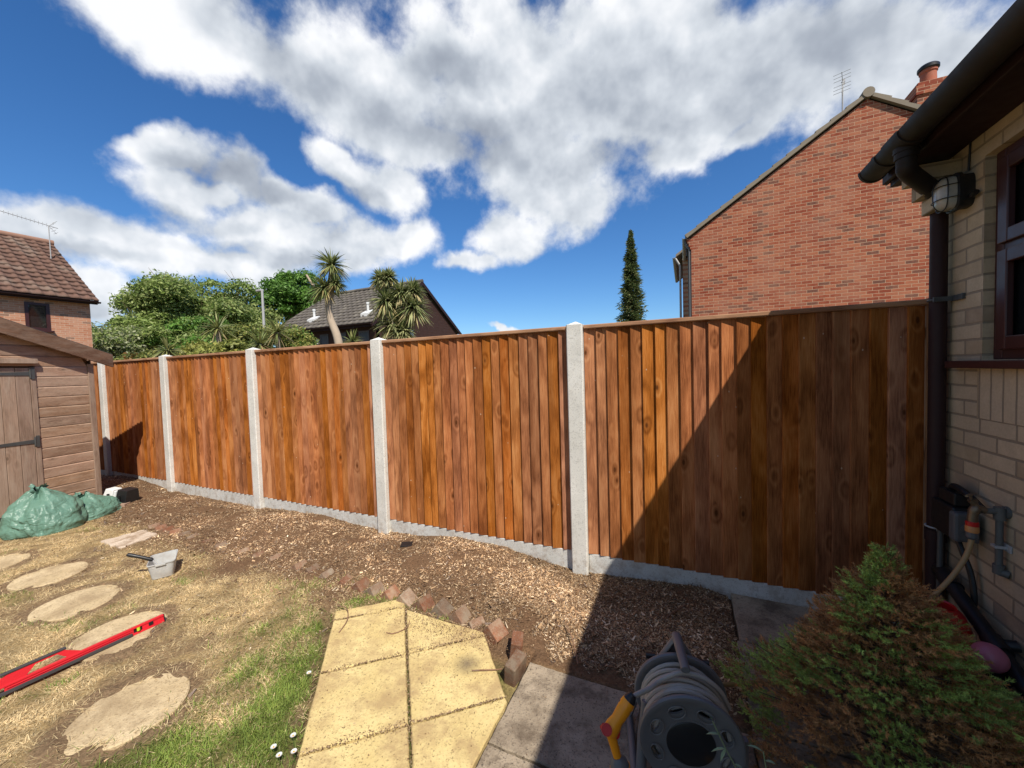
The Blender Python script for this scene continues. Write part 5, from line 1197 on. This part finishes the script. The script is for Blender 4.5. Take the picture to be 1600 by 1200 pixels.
mb = MB(); mb.add([(WX+.26, 6.82, 4.50), (WX+.26, 6.82, 4.62), (-23.9, 6.82, 7.33), (-23.9, 6.82, 7.19), (WX+.26, 6.88, 4.50), (WX+.26, 6.88, 4.62), (-23.9, 6.88, 7.33), (-23.9, 6.88, 7.19)], [(0, 1, 2, 3), (7, 6, 5, 4), (0, 4, 5, 1), (1, 5, 6, 2), (0, 3, 7, 4)]); mb.add([(-27.6, 6.88, 4.6), (-27.6, -3, 4.6), (-23.9, -3, 7.3), (-23.9, 6.88, 7.3)], [(0, 1, 2, 3)]); mb.build('bargeboard', 'brown', lh)
mb = MB(); mb.box((WX+.002, -3, 4.50), (WX+.20, 6.86, 4.54)); mb.box((WX+.2, -3, 4.47), (WX+.22, 6.86, 4.62)); mb.build('soffit', 'brown', lh)
mb = MB(); gutter(mb, WX+.28, 4.57, -3, 6.92, .06); mb.build('gutter', 'brown', lh)
aerial('tv_aerial', (-22.6, 6.45), 6.3, 7.72, (.05, -1, .12), 1.25, 'long horizontal tv aerial on the roof of the left brick house', 12)
mh = thing('timber_house', 'dark brown weatherboarded house with grey tiled roof, behind the palms', 'house', (-15.8, 16, 0))
mx0, mx1, my0, my1, me_, mr = -18.9, -12.4, 13.0, 19.6, 3.85, 6.05
mb = MB(); mb.box((mx0, my0, -.3), (mx1, my0+.2, me_)); mb.add([(mx1, my0, -.3), (mx1, my1, -.3), (mx1, my1, me_), (mx1, 16.3, mr), (mx1, my0, me_)], [(0, 1, 2, 3, 4)]); mb.add([(mx0, my0, -.3), (mx0, my1, -.3), (mx0, my1, me_), (mx0, 16.3, mr), (mx0, my0, me_)], [(4, 3, 2, 1, 0)]); mb.build('wall', 'darkwood', mh)
vf = Vector((0, 3.62, 2.42)); L_ = vf.length; vf.normalize()
tiles('roof', (mx0-.25, my0-.32, 3.80), (1, 0, 0), tuple(vf), 6.85, L_, 'tile_grey', mh, tw=.33, row=.36, wave=.03, lip=.03)
mb = MB(); mb.add([(mx0-.25, my1+.3, 3.80), (mx1+.1, my1+.3, 3.80), (mx1+.1, 16.3, 6.24), (mx0-.25, 16.3, 6.24)], [(0, 1, 2, 3)]); mb.build('rear_roof', 'tile_grey', mh)
MB().tube([(mx0-.25, 16.3, 6.26), (mx1+.12, 16.3, 6.26)], .10, 12).build('ridge_tiles', 'tile_grey', mh, smooth=True)
mb = MB()
for ya, za, yb, zb in ((my0-.33, 3.72, 16.3, 6.20), (my1+.33, 3.72, 16.3, 6.20)): mb.add([(mx1+.1, ya, za-.10), (mx1+.1, ya, za+.10), (mx1+.1, yb, zb+.04), (mx1+.1, yb, zb-.16), (mx1+.14, ya, za-.10), (mx1+.14, ya, za+.10), (mx1+.14, yb, zb+.04), (mx1+.14, yb, zb-.16)], [(0, 1, 2, 3), (7, 6, 5, 4), (0, 4, 5, 1), (1, 5, 6, 2), (3, 2, 6, 7)])
mb.build('bargeboard', 'brown', mh)
mb = MB(); mb.box((mx0, my0-.3, 3.68), (mx1+.1, my0-.002, 3.70)); mb.box((mx0, my0-.32, 3.62), (mx1+.1, my0-.30, 3.78)); mb.build('fascia', 'brown', mh); mb = MB(); 
mb = MB(); gutter(mb, 0, 0, 0, 6.6, .055); mb.v = [(mx0+v[1], my0-.38+v[0], 3.76+v[2]) for v in mb.v]; mb.build('gutter', 'brown', mh)
M['paleglass'] = glass('pale_curtained_glass', (.10, .13, .15), .08)
for xw, ww in ((-17.3, .5), (-15.6, .55), (-14.5, .6), (-13.1, .6)):
    mb = MB(); rect = MB(); rect.box((xw-ww/2, my0-.03, 2.35), (xw-ww/2+.06, my0+.02, 3.5)); rect.box((xw+ww/2-.06, my0-.03, 2.35), (xw+ww/2, my0+.02, 3.5)); rect.box((xw-ww/2+.06, my0-.03, 3.44), (xw+ww/2-.06, my0+.02, 3.5)); rect.box((xw-ww/2+.06, my0-.03, 2.35), (xw+ww/2-.06, my0+.02, 2.41))
    wo_ = rect.build('window', 'graypl', mh); MB().box((xw-ww/2+.05, my0-.012, 2.4), (xw+ww/2-.05, my0-.004, 3.45)).build('pane', 'paleglass', wo_)
mb = MB(); mb.box((mx1, 14.9, 2.7), (mx1+.05, 15.55, 3.75)); wo_ = mb.build('window', 'brown', mh); MB().box((mx1+.05, 14.96, 2.76), (mx1+.056, 15.49, 3.69)).build('pane', 'paleglass', wo_)
for xv in (-16.85, -13.3):
    yv = 13.5; zv = 3.85+(yv-12.68)*.668; mb = MB(); mb.box((xv-.22, yv-.25, zv-.12), (xv+.22, yv+.15, zv+.06), None); mb.v = [(x_, y_, z_+(y_-yv)*.5) for x_, y_, z_ in mb.v]; mb.tube([(xv, yv, zv), (xv, yv, zv+.38)], .055, 10); mb.tube([(xv, yv, zv+.38), (xv, yv, zv+.47)], .075, 10); mb.build('vent_pipe', 'white', mh)
for xv in (-16.8, -16.0): mb = MB(); mb.box((xv-.07, my0-.12, 3.05), (xv+.07, my0-.002, 3.3)); mb.build('wall_light', 'white', mh, bevel=.02)

# ------------------------------------------------------------------ street lamps
def street_lamp(x, y, top, r, label, arm):
    t = thing('street_lamp', label, 'street lamp', (x, y, 0), None)
    MB().tube([(x, y, -.1), (x, y, 1.2), (x, y, top)], [r*1.5, r*1.1, r*.8], 12).build('pole', 'ltgrey', t, smooth=True)
    MB().box((x+min(arm, 0), y-.07, top-.03), (x+max(arm, 0), y+.07, top+.05)).build('lamp_head', 'ltgrey', t, bevel=.02)
street_lamp(-14.03, 9.12, 4.72, .05, 'pale grey street lamp column standing in front of the dark green tree', -.28)
street_lamp(-38.4, 15.72, 5.8, .11, 'small distant street lamp with white head in front of the hedge', -.8)

# ------------------------------------------------------------------ palms
def crown(c, n, L_, W_, pal_, spread=-.9, droop=.35):
    el = np.arcsin(rng.uniform(math.sin(spread), 1, n)); az = rng.uniform(0, 6.283, n); d0 = np.stack([np.cos(az)*np.cos(el), np.sin(az)*np.cos(el), np.sin(el)], 1)
    Ls = L_*rng.uniform(.75, 1.1, n); ns = 5; side = unit(np.cross(d0, np.array([0, 0, 1.])+rng.normal(0, .25, (n, 3)))); V = np.empty((n, ns, 2, 3))
    for i in range(ns):
        t = i/(ns-1); p = np.array(c)+d0*(Ls*t)[:, None]; p[:, 2] -= droop*Ls*t**2.2*np.cos(el)*(.6+.8*rng.random(n)*0+.4)
        w_ = W_*np.interp(t, [0, .2, .6, 1], [.5, 1, .8, .05]); V[:, i, 0] = p-side*w_/2; V[:, i, 1] = p+side*w_/2
    idx = np.arange(n*ns*2).reshape(n, ns, 2); f = np.stack([idx[:, :-1, 0], idx[:, :-1, 1], idx[:, 1:, 1], idx[:, 1:, 0]], -1).reshape(-1, 4)
    low = (el < -.25)[:, None]; r_ = rng.random((n, 1))
    c_ = np.where(low & (r_ < .4), np.array(pal_[2]), np.where(r_ < .5, np.array(pal_[0]), np.array(pal_[1])))*rng.uniform(.7, 1.3, (n, 1))
    return V.reshape(-1, 3), f, np.repeat(c_, ns*2, 0)
def cordyline(name, loc, trunk, crowns, label, pal_, group, n=150, W_=.045, extra=None):
    t = thing(name, label, 'palm', loc, group); mb = MB()
    for pts_, r_ in trunk: b_ = bez(pts_, 5); mb.tube(b_, list(np.linspace(r_[0], r_[1], len(b_))), 10)
    mb.build('trunk', 'palebark', t, smooth=True)
    for c_, L_ in crowns:
        v, f, c = crown(c_, n, L_, W_, pal_); npmesh('leaf_crown', v, f, 'blade', c, parent=t)
PG = [(.15, .20, .07), (.29, .31, .12), (.48, .38, .17)]
cordyline('cabbage_palm', (-9.7, 8.7, 0), [([(-9.65, 8.75, 0), (-9.75, 8.74, 1.6), (-9.9, 8.74, 2.66), (-10.15, 8.72, 3.3), (-10.2, 8.70, 3.75), (-10.08, 8.75, 4.4), (-10.06, 8.77, 4.95)], (.15, .07)), ([(-10.18, 8.7, 3.85), (-10.25, 8.66, 4.2)], (.07, .06)), ([(-10.3, 8.64, 4.2), (-10.55, 8.5, 4.35), (-10.78, 8.43, 4.72)], (.04, .03))],
    [((-10.06, 8.77, 5.0), .66), ((-10.28, 8.64, 4.30), .62), ((-9.92, 8.75, 4.42), .45)], 'tall cabbage palm with curved pale trunk and two spiky heads', PG, 'palms behind the fence', 200)
cordyline('cabbage_palm', (-7.5, 8.7, 0), [([(-7.5, 8.75, 0), (-7.55, 8.7, 1.8), (-7.6, 8.65, 3.0), (-7.85, 8.6, 3.6)], (.16, .07)), ([(-7.5, 8.75, 1.2), (-7.3, 8.8, 2.4), (-7.15, 8.92, 3.4)], (.12, .06)), ([(-7.55, 8.7, 2.2), (-7.8, 8.65, 3.4), (-7.9, 8.62, 4.2)], (.09, .05)), ([(-7.3, 8.8, 2.6), (-7.2, 8.9, 3.3), (-7.1, 8.96, 3.9)], (.08, .05))],
    [((-7.95, 8.6, 4.28), .38), ((-7.70, 8.66, 4.30), .36), ((-7.80, 8.62, 3.62), .66), ((-7.42, 8.8, 3.85), .50), ((-7.08, 8.92, 3.42), .66), ((-7.10, 8.96, 3.90), .48), ((-7.62, 8.70, 2.95), .62), ((-7.30, 8.72, 2.75), .5)], 'bushy many-headed cabbage palm covering the roof end of the timber house', [(.17, .21, .08), (.36, .37, .17), (.48, .40, .20)], 'palms behind the fence', 260, .055)
LP_ = [('low spiky palm just left of the second concrete post', (-11.07, 4.9, 2.25), .42), ('spiky yellow-green palm in front of the big round tree', (-12.22, 6.61, 3.0), .62), ('loose spiky palm at the left end of the timber house', (-11.65, 7.97, 2.95), .75), ('low spiky palm below the tall palm trunk', (-8.31, 7.81, 2.45), .45), ('yellowish low palm behind the third concrete post', (-11.0, 7.0, 2.5), .6)]
for l_, c_, L_ in LP_:
    cordyline('cabbage_palm', (c_[0], c_[1], 0), [([(c_[0], c_[1], 0), (c_[0]+.05, c_[1], c_[2]*.5), c_], (.09, .06))], [(c_, L_)], l_, [(.16, .19, .06), (.30, .30, .11), (.36, .27, .13)], 'palms behind the fence', 110, .04)

# ------------------------------------------------------------------ trees and shrubs
def leaf_cloud(clumps, n, size, pals, flat=.5, spray=0., seed=0):
    r = np.random.default_rng(seed); cl = np.array(clumps, float); w = cl[:, 3]*cl[:, 4]+cl[:, 4]*cl[:, 5]; w /= w.sum()
    ci = r.choice(len(cl), n, p=w); d = unit(r.normal(size=(n, 3))); d[:, 2] = np.where(d[:, 2] < -.3, -d[:, 2]*.6, d[:, 2])
    rad = np.clip(r.normal(.88, .16, n), .2, 1.25)[:, None]
    bump = .82+.4*vnoise(d[:, 0]*3+ci*5.1, d[:, 1]*3+d[:, 2]*4, 1.)[:, None]
    P = cl[ci, :3]+d*cl[ci, 3:6]*rad*bump
    nr = unit(d*flat+r.normal(size=(n, 3))*.6+np.array([0, 0, .35])); a = unit(np.cross(nr, r.normal(size=(n, 3)))); b = np.cross(nr, a)
    s = size*r.uniform(.6, 1.35, n)[:, None]; v = np.empty((n, 4, 3)); v[:, 0] = P-a*s; v[:, 1] = P-b*s*.45; v[:, 2] = P+a*s; v[:, 3] = P+b*s*.45
    pals = np.array(pals, float); ct = r.random(len(cl)); pi = np.clip(((ct[ci]*.6+r.random(n)*.4)*len(pals)).astype(int), 0, len(pals)-1)
    c = pals[pi]*r.uniform(.7, 1.3, (n, 1)); return v.reshape(-1, 3), np.arange(n*4).reshape(n, 4), np.repeat(c, 4, 0)
def dome(c, r3, k, rs, seed, low=-.2):
    r = np.random.default_rng(seed); out = []
    for i in range(k):
        d = r.normal(size=3); d /= np.linalg.norm(d); d[2] = abs(d[2]) if r.random() < .8 else d[2]*.5
        q = r.uniform(.60, 1.08); s = rs*r.uniform(.4, 1.15); out.append((c[0]+d[0]*r3[0]*q, c[1]+d[1]*r3[1]*q, c[2]+d[2]*r3[2]*q, s, s, s*.8))
    return out
def tree(name, c, r3, k, rs, n, size, pals, label, cat='tree', group=None, trunk=.25, seed=1, twigs=0, lean=0.):
    t = thing(name, label, cat, (c[0], c[1], 0), group); cl = dome(c, r3, k, rs, seed)+[(c[0], c[1], c[2], r3[0]*.55, r3[1]*.55, r3[2]*.6)]
    v, f, co_ = leaf_cloud(cl, n, size, pals, seed=seed); npmesh('crown', v, f, 'leaves', co_, parent=t)
    mb = MB(); fork = c[2]-r3[2]*.55; fork = max(fork, .3)
    mb.tube([(c[0], c[1], -.1), (c[0]+lean*.3, c[1], fork*.6), (c[0], c[1], fork)], [trunk*1.3, trunk, trunk*.85], 10)
    r = random.Random(seed)
    for q in cl[::max(1, len(cl)//12)]:
        m_ = Vector(((c[0]+q[0])/2+r.uniform(-.2, .2), (c[1]+q[1])/2, (fork+q[2])/2+.1*r3[2])); mb.tube([(c[0], c[1], fork*.95), m_, q[:3]], [trunk*.5, trunk*.3, trunk*.1], 6)
    for i in range(twigs):
        q = cl[r.randrange(len(cl)-1)]; a = r.uniform(0, 6.28); p = Vector(q[:3]); e = p+Vector((math.cos(a)*q[3]*.8, math.sin(a)*q[3]*.8, q[5]*r.uniform(1.1, 1.9))); mb.tube([(c[0], c[1], fork*.95), p, (p+e)/2+Vector((0, 0, .1)), e], [.05, .03, .02, .008], 4)
    mb.build('trunk', 'bark', t)
G1 = [(.19, .27, .06), (.25, .33, .09), (.32, .37, .13), (.15, .22, .05)]
G2 = [(.11, .24, .035), (.15, .30, .05), (.08, .17, .03), (.18, .33, .07)]
GP = [(.36, .38, .22), (.30, .34, .16), (.40, .42, .28)]
TG = 'trees beyond the fence on the left'
tree('broadleaf_tree', (-31.7, 16.6, 4.9), (4.1, 4.0, 3.4), 70, 1.15, 52000, .115, G1, 'big round pale-green tree rising above the left of the fence', group=TG, seed=2, twigs=60, trunk=.35)
tree('broadleaf_tree', (-38.5, 17.3, 6.6), (2.7, 2.6, 2.7), 34, .9, 9000, .10, GP, 'thin grey-green tree showing behind the left shoulder of the big round tree', group=TG, seed=3, twigs=60, trunk=.25)
tree('broadleaf_tree', (-29.9, 21.9, 6.7), (2.9, 2.6, 2.9), 40, 1.0, 26000, .13, G2, 'deep green dense tree behind the street lamp column', group=TG, seed=4, trunk=.3)
tree('broadleaf_tree', (-30.6, 12.4, 3.6), (1.7, 1.7, 1.6), 26, .8, 15000, .10, G1, 'small bushy tree between the left brick house and the big round tree', group=TG, seed=5, trunk=.16)
tree('hedge_bush', (-29.0, 9.8, 3.0), (2.4, 2.0, 1.3), 30, .8, 17000, .09, G1+GP, 'pale green bush beside the corner of the left brick house', 'bush', TG, .12, 6)
tree('broadleaf_tree', (-27.5, 13.3, 3.2), (2.4, 2.2, 2.2), 26, .85, 15000, .10, G2+G1, 'mid green bush directly below the big round tree', group=TG, seed=16, trunk=.16)
SY = [(.26, .27, .06), (.36, .35, .10), (.16, .20, .05), (.12, .15, .04)]
for i, (x_, y_, zt_, r_, l_, p_) in enumerate([(-13.2, 5.3, 2.30, .85, 'shrub with reddish-yellow leaves beside the shed roof', SY+[(.30, .16, .05)]), (-13.9, 7.2, 2.9, 1.1, 'dark green shrub under the small distant street lamp', G2), (-11.7, 6.2, 2.45, .8, 'yellow-green shrub just above the fence between second and third post', SY), (-10.9, 6.0, 2.5, .6, 'variegated yellow shrub close behind the fence', [(.45, .42, .10), (.30, .32, .08), (.16, .20, .05)]), (-13.0, 8.2, 3.3, 1.0, 'olive green shrub left of the street lamp column', SY+G1), (-12.9, 9.4, 3.1, .9, 'dark shrub at the left corner of the timber house', G2+SY)]):
    tree('shrub', (x_, y_, zt_-r_*.8), (r_, r_*.9, r_*.8), 14, r_*.42, 6500, .05, p_, l_, 'shrub', 'shrubs behind the fence', .05, 20+i)
# narrow conifer
cf = thing('narrow_conifer', 'tall narrow dark conifer standing alone against the blue sky', 'tree', (-2.28, 19, 0))
n = 20000; z = 7.95-(7.95-.6)*rng.random(n)**.8; q = 7.95-z; R0 = np.minimum(.03+.125*q**.75, .42)*(.45+1.1*vnoise(z*4.5, rng.integers(0, 7, n)*9., 1.))
a = rng.uniform(0, 6.283, n); rr = R0*rng.uniform(.3, 1.0, n)**.5*(1+.35*np.sin(z*9+np.round(a*1.6)*2.)); P = np.stack([-2.28+rr*np.cos(a), 19+rr*np.sin(a), z-.15*rr], 1)
D = unit(np.stack([np.cos(a), np.sin(a), rng.uniform(-.6, .5, n)], 1)+rng.normal(0, .3, (n, 3)))
cc_ = np.array([[.10, .15, .05], [.15, .20, .07], [.06, .09, .035], [.21, .21, .09]])[rng.integers(0, 4, n)]*rng.uniform(.7, 1.3, (n, 1))
v, f, c = tri_blades(P, D, rng.uniform(.10, .22, n)*np.minimum(1, .3+q*.45), np.full(n, .055), cc_); npmesh('foliage', v, f, 'leaves', c, parent=cf)
mb = MB(); mb.tube([(-2.28, 19, 0), (-2.28, 19, 4), (-2.28, 19, 8.0)], [.12, .07, .012], 8); mb.build('trunk', 'bark', cf)
